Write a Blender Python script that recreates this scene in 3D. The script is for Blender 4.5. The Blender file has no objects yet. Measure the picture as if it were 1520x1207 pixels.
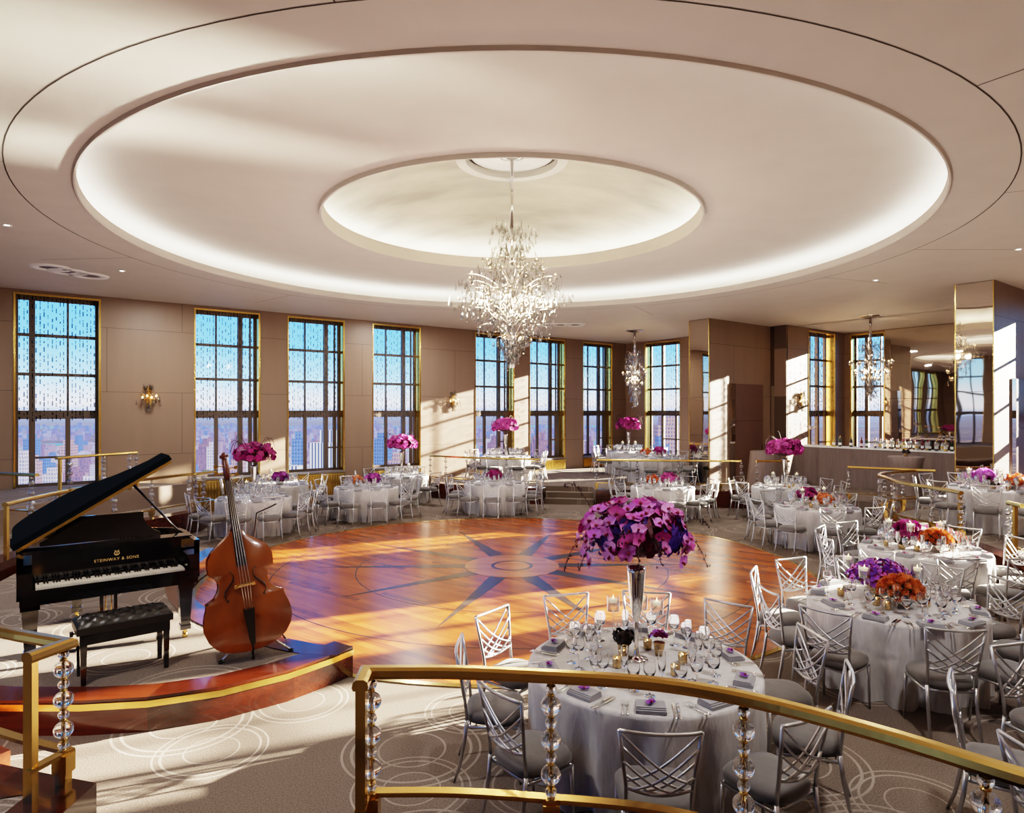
import bpy, math, random
from mathutils import Vector, Matrix
R = math.radians
PI = math.pi
random.seed(7)
SC = bpy.context.scene
COL = SC.collection
OBJ = bpy.data.objects

# ------------------------------------------------------------------ plan frame
CX, CY = 0.0, 11.15                      # centre of the dance floor
UX, UY = 0.795, 0.6066                   # along the back-left window wall
VX, VY = 0.6066, -0.795                  # along the right window wall
ROT = math.atan2(UY, UX)
H = 5.39                                 # ceiling
PH = 0.45                                # terrace height
def W(a, b, z=None):
    x, y = CX + a*UX + b*VX, CY + a*UY + b*VY
    return (x, y) if z is None else (x, y, z)
def pol(r, deg, z=None):
    x, y = CX + r*math.cos(R(deg)), CY + r*math.sin(R(deg))
    return (x, y) if z is None else (x, y, z)

# ------------------------------------------------------------------ mesh builder
class M:
    def __init__(s): s.v = []; s.f = []; s.sm = []; s.mi = []
    def add(s, v, f, smooth=False, mi=0):
        n = len(s.v); s.v += [tuple(p) for p in v]
        for q in f:
            s.f.append(tuple(i + n for i in q)); s.sm.append(smooth); s.mi.append(mi)
        return s
    def box(s, c, d, rz=0, taper=1.0, mi=0):
        cx, cy, cz = c; dx, dy, dz = d[0]/2, d[1]/2, d[2]/2
        co, si = math.cos(rz), math.sin(rz); v = []
        for z, t in ((-dz, taper), (dz, 1.0)):
            for x, y in ((-dx, -dy), (dx, -dy), (dx, dy), (-dx, dy)):
                x *= t; y *= t
                v.append((cx + x*co - y*si, cy + x*si + y*co, cz + z))
        return s.add(v, [(3,2,1,0), (4,5,6,7), (0,1,5,4), (1,2,6,5), (2,3,7,6), (3,0,4,7)], False, mi)
    def tube(s, pts, r, n=8, smooth=True, mi=0, caps=True, flat=1.0):
        pts = [Vector(p) for p in pts]
        rs = r if isinstance(r, (list, tuple)) else [r]*len(pts)
        v = []; up = None
        for i, p in enumerate(pts):
            t = (pts[min(i+1, len(pts)-1)] - pts[max(i-1, 0)]).normalized()
            if up is None:
                up = Vector((0,0,1)) if abs(t.z) < .9 else Vector((1,0,0))
            a = t.cross(up)
            if a.length < 1e-6: a = t.cross(Vector((0,1,0)))
            a.normalize(); up = a.cross(t).normalized()
            for k in range(n):
                an = 2*PI*k/n
                v.append(p + a*math.cos(an)*rs[i] + up*math.sin(an)*rs[i]*flat)
        f = []
        for i in range(len(pts)-1):
            for k in range(n):
                k2 = (k+1) % n
                f.append((i*n+k, i*n+k2, (i+1)*n+k2, (i+1)*n+k))
        if caps:
            f.append(tuple(range(n-1, -1, -1))); f.append(tuple((len(pts)-1)*n+k for k in range(n)))
        return s.add(v, f, smooth, mi)
    def lathe(s, prof, n=16, c=(0,0,0), smooth=True, mi=0):
        v = []; f = []; idx = []
        for r, z in prof:
            if r < 1e-5:
                idx.append([len(v)]*n); v.append((c[0], c[1], c[2]+z))
            else:
                st = len(v)
                for k in range(n):
                    a = 2*PI*k/n; v.append((c[0]+r*math.cos(a), c[1]+r*math.sin(a), c[2]+z))
                idx.append([st+k for k in range(n)])
        for i in range(len(prof)-1):
            A, B = idx[i], idx[i+1]
            for k in range(n):
                k2 = (k+1) % n
                q = [A[k], A[k2], B[k2], B[k]]; u = []
                for e in q:
                    if e not in u: u.append(e)
                if len(u) > 2: f.append(tuple(u))
        return s.add(v, f, smooth, mi)
    def prism(s, poly, z0, z1, mi=0, top=True, bottom=True):
        n = len(poly)
        v = [(p[0], p[1], z0) for p in poly] + [(p[0], p[1], z1) for p in poly]
        f = [(i, (i+1) % n, n+(i+1) % n, n+i) for i in range(n)]
        if bottom: f.append(tuple(range(n-1, -1, -1)))
        if top: f.append(tuple(range(n, 2*n)))
        return s.add(v, f, False, mi)
    def strip(s, A, B, smooth=False, mi=0):
        n = len(A)
        return s.add(list(A)+list(B), [(i, i+1, n+i+1, n+i) for i in range(n-1)], smooth, mi)
    def sweep(s, path, prof, mi=0, smooth=False):
        P = [Vector(p) for p in path]; n = len(prof); v = []
        for i, p in enumerate(P):
            d0 = (P[i]-P[i-1]) if i > 0 else (P[1]-P[0])
            d1 = (P[i+1]-P[i]) if i < len(P)-1 else d0
            d0 = Vector((d0.x, d0.y, 0)).normalized(); d1 = Vector((d1.x, d1.y, 0)).normalized()
            t = (d0+d1).normalized(); nn = Vector((-t.y, t.x, 0))
            k = 1/max(.4, t.dot(d0))
            for a, z in prof: v.append(p + nn*a*k + Vector((0,0,z)))
        f = []
        for i in range(len(P)-1):
            for k in range(n):
                k2 = (k+1) % n; f.append((i*n+k, (i+1)*n+k, (i+1)*n+k2, i*n+k2))
        f.append(tuple(range(n))); f.append(tuple((len(P)-1)*n+k for k in range(n-1, -1, -1)))
        return s.add(v, f, smooth, mi)
    def put(s, o, mat):
        return s.add([mat @ Vector(p) for p in o.v], o.f, o.sm[0] if o.sm else True, 0)
    def move(s, mat):
        s.v = [tuple(mat @ Vector(p)) for p in s.v]; return s
    def mesh(s, name, mats):
        me = bpy.data.meshes.new(name); me.from_pydata(s.v, [], s.f)
        me.polygons.foreach_set('use_smooth', s.sm); me.polygons.foreach_set('material_index', s.mi)
        for m in (mats if isinstance(mats, (list, tuple)) else [mats]): me.materials.append(m)
        me.update(); return me
def tag(o, label=None, cat=None, group=None, kind=None):
    if label: o['label'] = label
    if cat: o['category'] = cat
    if group: o['group'] = group
    if kind: o['kind'] = kind
    return o
def thing(name, label, cat, loc=(0,0,0), rz=0, group=None, kind=None):
    o = OBJ.new(name, None); COL.objects.link(o); o.location = loc; o.rotation_euler = (0,0,rz)
    o.empty_display_size = .1
    return tag(o, label, cat, group, kind)
def part(name, m, mat, parent=None, loc=None, rz=None, label=None):
    me = m if isinstance(m, bpy.types.Mesh) else m.mesh(name, mat)
    o = OBJ.new(name, me); COL.objects.link(o)
    if parent: o.parent = parent
    if loc is not None: o.location = loc
    if rz is not None: o.rotation_euler = (0,0,rz)
    if label: o['label'] = label
    return o
def kids(o): return [c for c in list(OBJ) if c.parent == o]
KID = {}
def tree(o):
    if o.name not in KID: KID[o.name] = kids(o)
    return KID[o.name]
def dup(root, loc, rz=0, label=None, group=None, scale=None):
    r = root.copy(); COL.objects.link(r); r.location = loc; r.rotation_euler = (0,0,rz)
    if scale: r.scale = (scale,)*3
    tag(r, label, None, group)
    for ch in tree(root):
        c = ch.copy(); COL.objects.link(c); c.parent = r
        for g in tree(ch):
            d = g.copy(); COL.objects.link(d); d.parent = c
    return r
OCC = []
class Stock:                                  # first use moves the original, later uses copy it
    def __init__(s, make): s.make = make; s.o = None
    def put(s, loc, rz=0, label=None, group=None):
        if hasattr(s, 'rad'): OCC.append((loc[0], loc[1], s.rad))
        if s.o is None:
            s.o = s.make(); s.o.location = loc; s.o.rotation_euler = (0,0,rz)
            return tag(s.o, label, None, group)
        return dup(s.o, loc, rz, label, group)
def struct(name, m, mat, parent=None, loc=None, rz=None):
    o = part(name, m, mat, parent, loc, rz)
    if not parent: o['kind'] = 'structure'
    return o

# ------------------------------------------------------------------ materials
def srgb(r, g, b):
    f = lambda c: (c/255/12.92) if c/255 <= .04045 else ((c/255+.055)/1.055)**2.4
    return (f(r), f(g), f(b), 1)
def newmat(name):
    m = bpy.data.materials.new(name); m.use_nodes = True; nt = m.node_tree
    return m, nt, nt.nodes['Principled BSDF'], nt.nodes['Material Output']
def N(nt, t, **kw):
    n = nt.nodes.new(t)
    for k, v in kw.items():
        if k in n.inputs: n.inputs[k].default_value = v
        else: setattr(n, k, v)
    return n
def ramp(nt, stops, interp='LINEAR'):
    r = nt.nodes.new('ShaderNodeValToRGB'); r.color_ramp.interpolation = interp
    e = r.color_ramp.elements
    while len(e) < len(stops): e.new(.5)
    for k, (p, c) in enumerate(stops): e[k].position = p; e[k].color = c
    return r
def mat(name, col, rough=.5, metal=0, var=0.0, scale=8, bump=0, bscale=60, spec=.5, coat=0, stretch=None, emis=None, es=0, trans=0, sheen=0, sub=0):
    m, nt, p, out = newmat(name); L = nt.links
    p.inputs['Base Color'].default_value = col; p.inputs['Roughness'].default_value = rough
    p.inputs['Metallic'].default_value = metal; p.inputs['Specular IOR Level'].default_value = spec
    p.inputs['Coat Weight'].default_value = coat; p.inputs['Coat Roughness'].default_value = .06
    p.inputs['Sheen Weight'].default_value = sheen
    tc = N(nt, 'ShaderNodeTexCoord'); mp = N(nt, 'ShaderNodeMapping'); L.new(tc.outputs['Object'], mp.inputs['Vector'])
    if stretch: mp.inputs['Scale'].default_value = stretch
    nz = N(nt, 'ShaderNodeTexNoise', Scale=scale, Detail=4.0); L.new(mp.outputs[0], nz.inputs['Vector'])
    v = max(var, .03)
    r = ramp(nt, [(.3, tuple(c*(1-v) for c in col[:3])+(1,)), (.7, tuple(min(1, c*(1+v)) for c in col[:3])+(1,))])
    L.new(nz.outputs['Fac'], r.inputs[0]); L.new(r.outputs[0], p.inputs['Base Color'])
    if bump:
        n2 = N(nt, 'ShaderNodeTexNoise', Scale=bscale, Detail=3.0); L.new(mp.outputs[0], n2.inputs['Vector'])
        b = N(nt, 'ShaderNodeBump', Strength=bump, Distance=.01); L.new(n2.outputs['Fac'], b.inputs['Height']); L.new(b.outputs[0], p.inputs['Normal'])
    if emis:
        p.inputs['Emission Color'].default_value = emis; p.inputs['Emission Strength'].default_value = es
    if trans: p.inputs['Transmission Weight'].default_value = trans
    return m
def emat(name, col, s):
    m, nt, p, out = newmat(name)
    e = N(nt, 'ShaderNodeEmission', Color=col, Strength=s); nt.links.new(e.outputs[0], out.inputs[0]); return m
def thin_glass(name, tint=(.96,.98,.98,1), refl=.6, rough=.02, add=.02, pwr=2.6):
    m, nt, p, out = newmat(name); L = nt.links
    t = N(nt, 'ShaderNodeBsdfTransparent', Color=tint); g = N(nt, 'ShaderNodeBsdfGlossy', Roughness=rough)
    lw = N(nt, 'ShaderNodeLayerWeight', Blend=.5); pw = N(nt, 'ShaderNodeMath', operation='POWER'); pw.inputs[1].default_value = pwr
    L.new(lw.outputs['Facing'], pw.inputs[0]); mu = N(nt, 'ShaderNodeMath', operation='MULTIPLY_ADD')
    mu.inputs[1].default_value = refl; mu.inputs[2].default_value = add
    mx = N(nt, 'ShaderNodeMixShader'); L.new(pw.outputs[0], mu.inputs[0]); L.new(mu.outputs[0], mx.inputs[0])
    L.new(t.outputs[0], mx.inputs[1]); L.new(g.outputs[0], mx.inputs[2]); L.new(mx.outputs[0], out.inputs[0])
    return m
def glass(name, col=(1,1,1,1), ior=1.48):
    m, nt, p, out = newmat(name)
    g = N(nt, 'ShaderNodeBsdfGlass', Color=col, Roughness=.0, IOR=ior); nt.links.new(g.outputs[0], out.inputs[0]); return m

def carpet_mat():
    m, nt, p, out = newmat('carpet_rings'); L = nt.links
    tc = N(nt, 'ShaderNodeTexCoord'); mp = N(nt, 'ShaderNodeMapping'); L.new(tc.outputs['Object'], mp.inputs['Vector'])
    fine = N(nt, 'ShaderNodeTexNoise', Scale=90.0, Detail=3.0); L.new(mp.outputs[0], fine.inputs['Vector'])
    big = N(nt, 'ShaderNodeTexNoise', Scale=1.3, Detail=2.0); L.new(mp.outputs[0], big.inputs['Vector'])
    acc = None
    for off, sc in (((0,0,0), .62), ((3.7,1.9,0), .8)):
        m2 = N(nt, 'ShaderNodeMapping'); m2.inputs['Location'].default_value = off; L.new(tc.outputs['Object'], m2.inputs['Vector'])
        vo = N(nt, 'ShaderNodeTexVoronoi', Scale=sc); vo.voronoi_dimensions = '2D'; vo.inputs['Randomness'].default_value = .75; L.new(m2.outputs[0], vo.inputs['Vector'])
        for r0, w in ((.33, .006), (.285, .007), (.16, .005)):
            d = N(nt, 'ShaderNodeMath', operation='SUBTRACT'); d.inputs[1].default_value = r0; L.new(vo.outputs['Distance'], d.inputs[0])
            a = N(nt, 'ShaderNodeMath', operation='ABSOLUTE'); L.new(d.outputs[0], a.inputs[0])
            c = N(nt, 'ShaderNodeMath', operation='LESS_THAN'); c.inputs[1].default_value = w; L.new(a.outputs[0], c.inputs[0])
            if acc is None: acc = c
            else:
                x = N(nt, 'ShaderNodeMath', operation='MAXIMUM'); L.new(acc.outputs[0], x.inputs[0]); L.new(c.outputs[0], x.inputs[1]); acc = x
    base = ramp(nt, [(.25, srgb(86,77,71)), (.75, srgb(132,120,111))]); L.new(fine.outputs['Fac'], base.inputs[0])
    mx = N(nt, 'ShaderNodeMixRGB', Color2=srgb(196,186,176)); L.new(base.outputs[0], mx.inputs['Color1'])
    fa = N(nt, 'ShaderNodeMath', operation='MULTIPLY'); fa.inputs[1].default_value = .42; L.new(acc.outputs[0], fa.inputs[0])
    br = N(nt, 'ShaderNodeMath', operation='MULTIPLY'); rr = ramp(nt, [(.3, (.45,.45,.45,1)), (.6, (1,1,1,1))]); L.new(big.outputs['Fac'], rr.inputs[0])
    L.new(fa.outputs[0], br.inputs[0]); L.new(rr.outputs[0], br.inputs[1]); L.new(br.outputs[0], mx.inputs['Fac'])
    L.new(mx.outputs[0], p.inputs['Base Color']); p.inputs['Roughness'].default_value = .95; p.inputs['Specular IOR Level'].default_value = .15
    b = N(nt, 'ShaderNodeBump', Strength=.35, Distance=.006); L.new(fine.outputs['Fac'], b.inputs['Height']); L.new(b.outputs[0], p.inputs['Normal'])
    return m
def wood_mat(name, c1, c2, c3, rough=.2, planks=(1.2, .12), rot=0, coat=.3, spec=.5):
    m, nt, p, out = newmat(name); L = nt.links
    tc = N(nt, 'ShaderNodeTexCoord'); mp = N(nt, 'ShaderNodeMapping'); L.new(tc.outputs['Object'], mp.inputs['Vector'])
    mp.inputs['Rotation'].default_value = (0,0,rot)
    br = N(nt, 'ShaderNodeTexBrick'); br.inputs['Scale'].default_value = 1; br.inputs['Brick Width'].default_value = planks[0]; br.inputs['Row Height'].default_value = planks[1]
    br.inputs['Mortar Size'].default_value = .0012; br.inputs['Color1'].default_value = (0,0,0,1); br.inputs['Color2'].default_value = (1,1,1,1); br.inputs['Mortar'].default_value = (.5,.5,.5,1)
    L.new(mp.outputs[0], br.inputs['Vector'])
    m2 = N(nt, 'ShaderNodeMapping'); m2.inputs['Scale'].default_value = (1.2, 16, 16); L.new(mp.outputs[0], m2.inputs['Vector'])
    nz = N(nt, 'ShaderNodeTexNoise', Scale=2.0, Detail=6.0, Distortion=.6); L.new(m2.outputs[0], nz.inputs['Vector'])
    mx = N(nt, 'ShaderNodeMixRGB', Fac=.6); L.new(br.outputs['Color'], mx.inputs['Color1']); L.new(nz.outputs['Fac'], mx.inputs['Color2'])
    r = ramp(nt, [(.2, c1), (.5, c2), (.8, c3)]); L.new(mx.outputs[0], r.inputs[0]); L.new(r.outputs[0], p.inputs['Base Color'])
    p.inputs['Roughness'].default_value = rough; p.inputs['Coat Weight'].default_value = coat; p.inputs['Coat Roughness'].default_value = .1; p.inputs['Specular IOR Level'].default_value = spec
    return m
def wall_mat(name, col, bw=3.3, rh=1.55):
    m, nt, p, out = newmat(name); L = nt.links
    tc = N(nt, 'ShaderNodeTexCoord'); sp = N(nt, 'ShaderNodeSeparateXYZ'); L.new(tc.outputs['Object'], sp.inputs[0])
    cb = N(nt, 'ShaderNodeCombineXYZ'); L.new(sp.outputs['X'], cb.inputs['X']); L.new(sp.outputs['Z'], cb.inputs['Y'])
    br = N(nt, 'ShaderNodeTexBrick'); br.inputs['Scale'].default_value = 1; br.inputs['Brick Width'].default_value = bw; br.inputs['Row Height'].default_value = rh
    br.inputs['Mortar Size'].default_value = .006; br.inputs['Color1'].default_value = col; br.inputs['Color2'].default_value = tuple(c*1.06 for c in col[:3])+(1,)
    br.inputs['Mortar'].default_value = tuple(c*.45 for c in col[:3])+(1,); L.new(cb.outputs[0], br.inputs['Vector'])
    nz = N(nt, 'ShaderNodeTexNoise', Scale=3.0, Detail=3.0); mp = N(nt, 'ShaderNodeMapping'); mp.inputs['Scale'].default_value = (1,1,.12); L.new(tc.outputs['Object'], mp.inputs['Vector']); L.new(mp.outputs[0], nz.inputs['Vector'])
    rr = ramp(nt, [(.3, (.92,.92,.92,1)), (.7, (1.0,1.0,1.0,1))]); L.new(nz.outputs['Fac'], rr.inputs[0])
    mx = N(nt, 'ShaderNodeMixRGB', blend_type='MULTIPLY', Fac=1.0); L.new(br.outputs[0], mx.inputs['Color1']); L.new(rr.outputs[0], mx.inputs['Color2'])
    L.new(mx.outputs[0], p.inputs['Base Color']); p.inputs['Roughness'].default_value = .42; p.inputs['Specular IOR Level'].default_value = .35
    return m
def mirror_mat():
    m, nt, p, out = newmat('smoked_mirror'); L = nt.links
    p.inputs['Base Color'].default_value = (.62,.55,.48,1); p.inputs['Metallic'].default_value = 1; p.inputs['Roughness'].default_value = .02
    tc = N(nt, 'ShaderNodeTexCoord'); nz = N(nt, 'ShaderNodeTexNoise', Scale=.9, Detail=1.0); L.new(tc.outputs['Object'], nz.inputs['Vector'])
    b = N(nt, 'ShaderNodeBump', Strength=.25, Distance=.02); L.new(nz.outputs['Fac'], b.inputs['Height']); L.new(b.outputs[0], p.inputs['Normal'])
    return m
def varied(name, stops, rough=.5, sub=.0, sheen=0):   # one colour per object, drawn from a ramp
    m, nt, p, out = newmat(name); L = nt.links
    oi = N(nt, 'ShaderNodeObjectInfo'); tc = N(nt, 'ShaderNodeTexCoord'); nz = N(nt, 'ShaderNodeTexNoise', Scale=11.0, Detail=2.0); L.new(tc.outputs['Object'], nz.inputs['Vector'])
    ad = N(nt, 'ShaderNodeMath', operation='ADD'); L.new(oi.outputs['Random'], ad.inputs[0]); L.new(nz.outputs['Fac'], ad.inputs[1])
    fr = N(nt, 'ShaderNodeMath', operation='PINGPONG'); fr.inputs[1].default_value = 1.0; L.new(ad.outputs[0], fr.inputs[0])
    r = ramp(nt, stops); L.new(fr.outputs[0], r.inputs[0]); L.new(r.outputs[0], p.inputs['Base Color'])
    p.inputs['Roughness'].default_value = rough; p.inputs['Sheen Weight'].default_value = sheen
    tl = N(nt, 'ShaderNodeBsdfTranslucent'); L.new(r.outputs[0], tl.inputs['Color']); mx = N(nt, 'ShaderNodeMixShader', Fac=.22)
    L.new(p.outputs[0], mx.inputs[1]); L.new(tl.outputs[0], mx.inputs[2]); L.new(mx.outputs[0], out.inputs[0])
    return m

MT = dict(
    carpet=carpet_mat(),
    floor=wood_mat('dance_floor_wood', srgb(110,54,18), srgb(148,76,26), srgb(176,98,38), rough=.27, planks=(1.6,.11), rot=R(37), coat=.05, spec=.4),
    rays=wood_mat('inlay_grey_wood', srgb(48,38,34), srgb(60,48,42), srgb(74,60,52), rough=.27, planks=(1.2,.11), coat=.05, spec=.4),
    ring=wood_mat('inlay_pale_wood', srgb(140,84,46), srgb(164,104,60), srgb(178,120,74), rough=.27, planks=(1.2,.11), coat=.05, spec=.4),
    maho=wood_mat('mahogany', srgb(46,17,9), srgb(68,27,13), srgb(92,42,21), rough=.18, planks=(3,3), coat=.5),
    wall=wall_mat('wall_taupe', srgb(136,115,99)),
    wallw=wall_mat('wall_taupe_side', srgb(146,125,109), 2.4, 1.55),
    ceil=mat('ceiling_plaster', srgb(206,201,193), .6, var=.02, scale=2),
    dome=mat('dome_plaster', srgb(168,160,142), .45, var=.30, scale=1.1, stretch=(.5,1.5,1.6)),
    line=mat('ceiling_joint', srgb(60,54,50), .8),
    cove=emat('cove_light', (1,.96,.86,1), 9),
    cove2=emat('dome_cove_light', (1,.96,.84,1), 17),
    brass=mat('brass', (.62,.40,.13,1), .24, 1, var=.08, scale=3),
    gold=mat('gold_leaf', (.85,.60,.18,1), .18, 1, var=.05),
    silver=mat('silver_metal', (.50,.50,.52,1), .34, 1, var=.04),
    chrome=mat('polished_nickel', (.80,.78,.75,1), .08, 1),
    seat=mat('grey_velvet', srgb(92,88,87), .75, var=.12, scale=14, bump=.1, sheen=.3),
    cloth=mat('silver_cloth', srgb(196,194,195), .5, var=.10, scale=22, bump=.55, bscale=30, spec=.4, stretch=(1,1,.35), sheen=.2),
    dcloth=mat('taupe_cloth', srgb(120,106,100), .7, var=.1, scale=6, stretch=(3,3,.3), bump=.2),
    napkin=mat('napkin_grey', srgb(150,150,156), .7, var=.06),
    glass=thin_glass('clear_glass', refl=1.0, add=.10, rough=.02, pwr=1.25, tint=(.98,.98,.98,1)),
    pane=thin_glass('window_glass', (.93,.96,.97,1), .5, .0, .01),
    crystal=glass('crystal'),
    drop=thin_glass('crystal_drop', (.80,.79,.77,1), 1.0, .05, .16),
    fbead=thin_glass('crystal_column', (.80,.80,.80,1), 1.0, .06, .42),
    bead=thin_glass('crystal_strand', (.34,.37,.44,1), .7, .08, .16),
    mirror=mirror_mat(),
    bronze=mat('bronze_panel', (.24,.18,.13,1), .22, 1, var=.08),
    frame=mat('window_frame_bronze', srgb(96,84,76), .45, .3),
    stone=mat('stone_mullion', srgb(120,112,108), .7),
    satin=mat('black_satin', (.009,.012,.017,1), .6, 0, spec=0.0),
    black=mat('black_lacquer', (.006,.006,.008,1), .09, 0, coat=1),
    felt=mat('black_leather', (.012,.011,.011,1), .36, 0, bump=.15, bscale=80),
    ivory=mat('ivory_key', srgb(232,226,212), .25),
    ebony=mat('ebony', (.014,.010,.008,1), .28),
    plate=mat('cast_gold_plate', (.60,.34,.10,1), .35, .9),
    spruce=mat('golden_felt', srgb(196,140,70), .5, var=.15, scale=3, stretch=(1,14,1)),
    bass=mat('amber_varnish', srgb(124,66,24), .20, 0, var=.42, scale=2.2, coat=.8, stretch=(1,1,.45)),
    bassrib=mat('maple_varnish', srgb(120,52,18), .16, 0, var=.4, scale=4, coat=.8, stretch=(1,1,5)),
    scroll=mat('dark_maple', srgb(84,34,16), .25, 0, var=.2, coat=.5),
    maple=mat('pale_maple', srgb(206,160,96), .4, var=.1),
    string=mat('steel_string', (.55,.52,.48,1), .3, 1),
    orchid=varied('orchid_petal', [(0, srgb(196,60,170)), (.3, srgb(214,120,212)), (.55, srgb(190,90,200)), (.8, srgb(228,160,226)), (1, srgb(180,50,150))], .5),
    orchidm=varied('orchid_magenta', [(0, srgb(160,16,108)), (.35, srgb(190,44,140)), (.7, srgb(130,12,92)), (1, srgb(206,88,170))], .5),
    orchidv=varied('orchid_violet', [(0, srgb(110,30,160)), (.35, srgb(140,50,180)), (.7, srgb(84,20,140)), (1, srgb(170,80,200))], .5),
    orchidp=varied('orchid_purple', [(0, srgb(150,20,120)), (.35, srgb(180,50,160)), (.7, srgb(120,16,110)), (1, srgb(200,90,190))], .5),
    riser=mat('tier_riser', srgb(124,108,97), .7),
    fglass=thin_glass('clear_glass_far', refl=1.0, add=.45, rough=.03, pwr=1.2, tint=(.94,.95,.96,1)),
    gilt=mat('gilt_paint', (.85,.62,.25,1), .4),
    lip=mat('orchid_lip', srgb(130,6,50), .5),
    hydra=varied('blue_violet_floret', [(0, srgb(58,30,120)), (.5, srgb(84,56,170)), (1, srgb(60,20,100))], .6),
    burg=varied('burgundy_petal', [(0, srgb(70,4,24)), (.5, srgb(110,8,46)), (1, srgb(50,4,20))], .6),
    rose=varied('orange_rose', [(0, srgb(200,96,40)), (.4, srgb(222,132,62)), (.7, srgb(180,70,34)), (1, srgb(228,150,90))], .6),
    dark=mat('dark_bloom', srgb(34,14,18), .7, var=.3),
    twig=mat('dark_twig', srgb(52,22,30), .7),
    leaf=mat('dark_leaf', srgb(30,40,20), .5),
    wax=mat('candle_wax', srgb(244,236,216), .5, emis=(1,.8,.5,1), es=.35),
    flame=emat('candle_flame', (1,.55,.18,1), 14),
    bulb=emat('chandelier_bulb', (1,.55,.22,1), 14),
    votive=mat('gold_mercury_glass', (.58,.40,.20,1), .2, .7, var=.35, scale=40),
    water=thin_glass('candle_water', (.90,.94,.96,1), .6, .0, .04),
    door=mat('door_brown', srgb(112,84,72), .4, var=.05),
    doorred=mat('door_mahogany', srgb(84,36,30), .35, var=.06),
    white=mat('white_trim', srgb(250,250,248), .5),
    grille=mat('louver_dark', srgb(96,90,86), .5),
)
for nme, col, ro in (('green', srgb(34,60,24), .12), ('amber', srgb(120,70,20), .12), ('clear', srgb(190,196,190), .1), ('dark', srgb(22,24,18), .12), ('gold', srgb(196,160,60), .2), ('red', srgb(110,26,22), .15)):
    MT['bottle_'+nme] = mat('bottle_'+nme, col, ro, 0, coat=.6)

# ------------------------------------------------------------------ camera
cam = bpy.data.cameras.new('camera'); co = OBJ.new('camera', cam); COL.objects.link(co)
co.location = (0,0,2.64); co.rotation_euler = (R(90),0,0)
cam.sensor_width = 36; cam.lens = 972/1520*36; cam.shift_y = (610-603.5)/1520; cam.clip_end = 60000; cam.clip_start = .05
SC.camera = co

# ------------------------------------------------------------------ world and sun
wd = bpy.data.worlds.new('sky'); SC.world = wd; wd.use_nodes = True
nt = wd.node_tree; bg = nt.nodes['Background']
tc = N(nt, 'ShaderNodeTexCoord'); sp = N(nt, 'ShaderNodeSeparateXYZ'); nt.links.new(tc.outputs['Generated'], sp.inputs[0])
rp = ramp(nt, [(.0, srgb(140,160,205)), (.010, srgb(216,216,230)), (.040, srgb(150,200,240)), (.09, srgb(98,174,238)), (.22, srgb(50,134,226)), (.6, srgb(20,84,190))])
nt.links.new(sp.outputs['Z'], rp.inputs[0]); nt.links.new(rp.outputs[0], bg.inputs['Color']); bg.inputs['Strength'].default_value = 1.6
sd = Vector((-UX-.25*VX, -UY-.25*VY, -.235)).normalized()
sl = bpy.data.lights.new('sun', 'SUN'); so = OBJ.new('sun', sl); COL.objects.link(so)
sl.energy = 60; sl.angle = R(.6); sl.color = (1,.84,.64); so.rotation_euler = sd.to_track_quat('-Z','Y').to_euler(); so.location = (20,20,12)

# ------------------------------------------------------------------ floors
def arc(r, d0, d1, n=40):
    return [pol(r, d0+(d1-d0)*i/n) for i in range(n+1)]
m = M(); m.prism([W(-13.2,-9.63), W(-13.2,9.63), W(13.2,9.63), W(13.2,3.4), W(16.7,3.4), W(16.7,-2.45), W(13.2,-2.45), W(13.2,-9.63)], -.2, 0)
struct('floor', m, MT['carpet'])
m = M(); m.lathe([(4.86,0), (4.86,.004), (0,.004)], 160, (CX,CY,0), smooth=False)
df = struct('floor_dance', m, MT['floor'])
m = M(); m.lathe([(4.86,0), (4.86,.010), (4.93,.010), (4.93,0)], 160, (CX,CY,0), smooth=False); struct('brass_ring', m, MT['gold'], df)
for k in range(10):
    a = 2 + 36*k; m = M(); L_ = 3.35 if k % 2 else 3.2
    p0, p1, p2, p3 = pol(.82, a-10), pol(L_, a), pol(.82, a+10), pol(.70, a)
    m.add([(p[0], p[1], .0055) for p in (p3, p0, p1, p2)], [(0,1,2,3)]); struct('star_ray', m, MT['rays'], df)
m = M(); m.lathe([(.80,.007), (.36,.007)], 64, (CX,CY,0), False); struct('star_ring', m, MT['ring'], df)
m = M(); m.lathe([(.36,.0075), (.30,.0075)], 64, (CX,CY,0), False); struct('star_ring', m, MT['rays'], df)
m = M(); m.lathe([(.30,.007), (0,.007)], 48, (CX,CY,0), False); struct('star_centre', m, MT['ring'], df)
m = M()
for r_ in (2.6, 3.9):
    m.lathe([(r_,.0058), (r_-.018,.0058)], 128, (CX,CY,0), False)
struct('inlay_line', m, MT['rays'], df)

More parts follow.
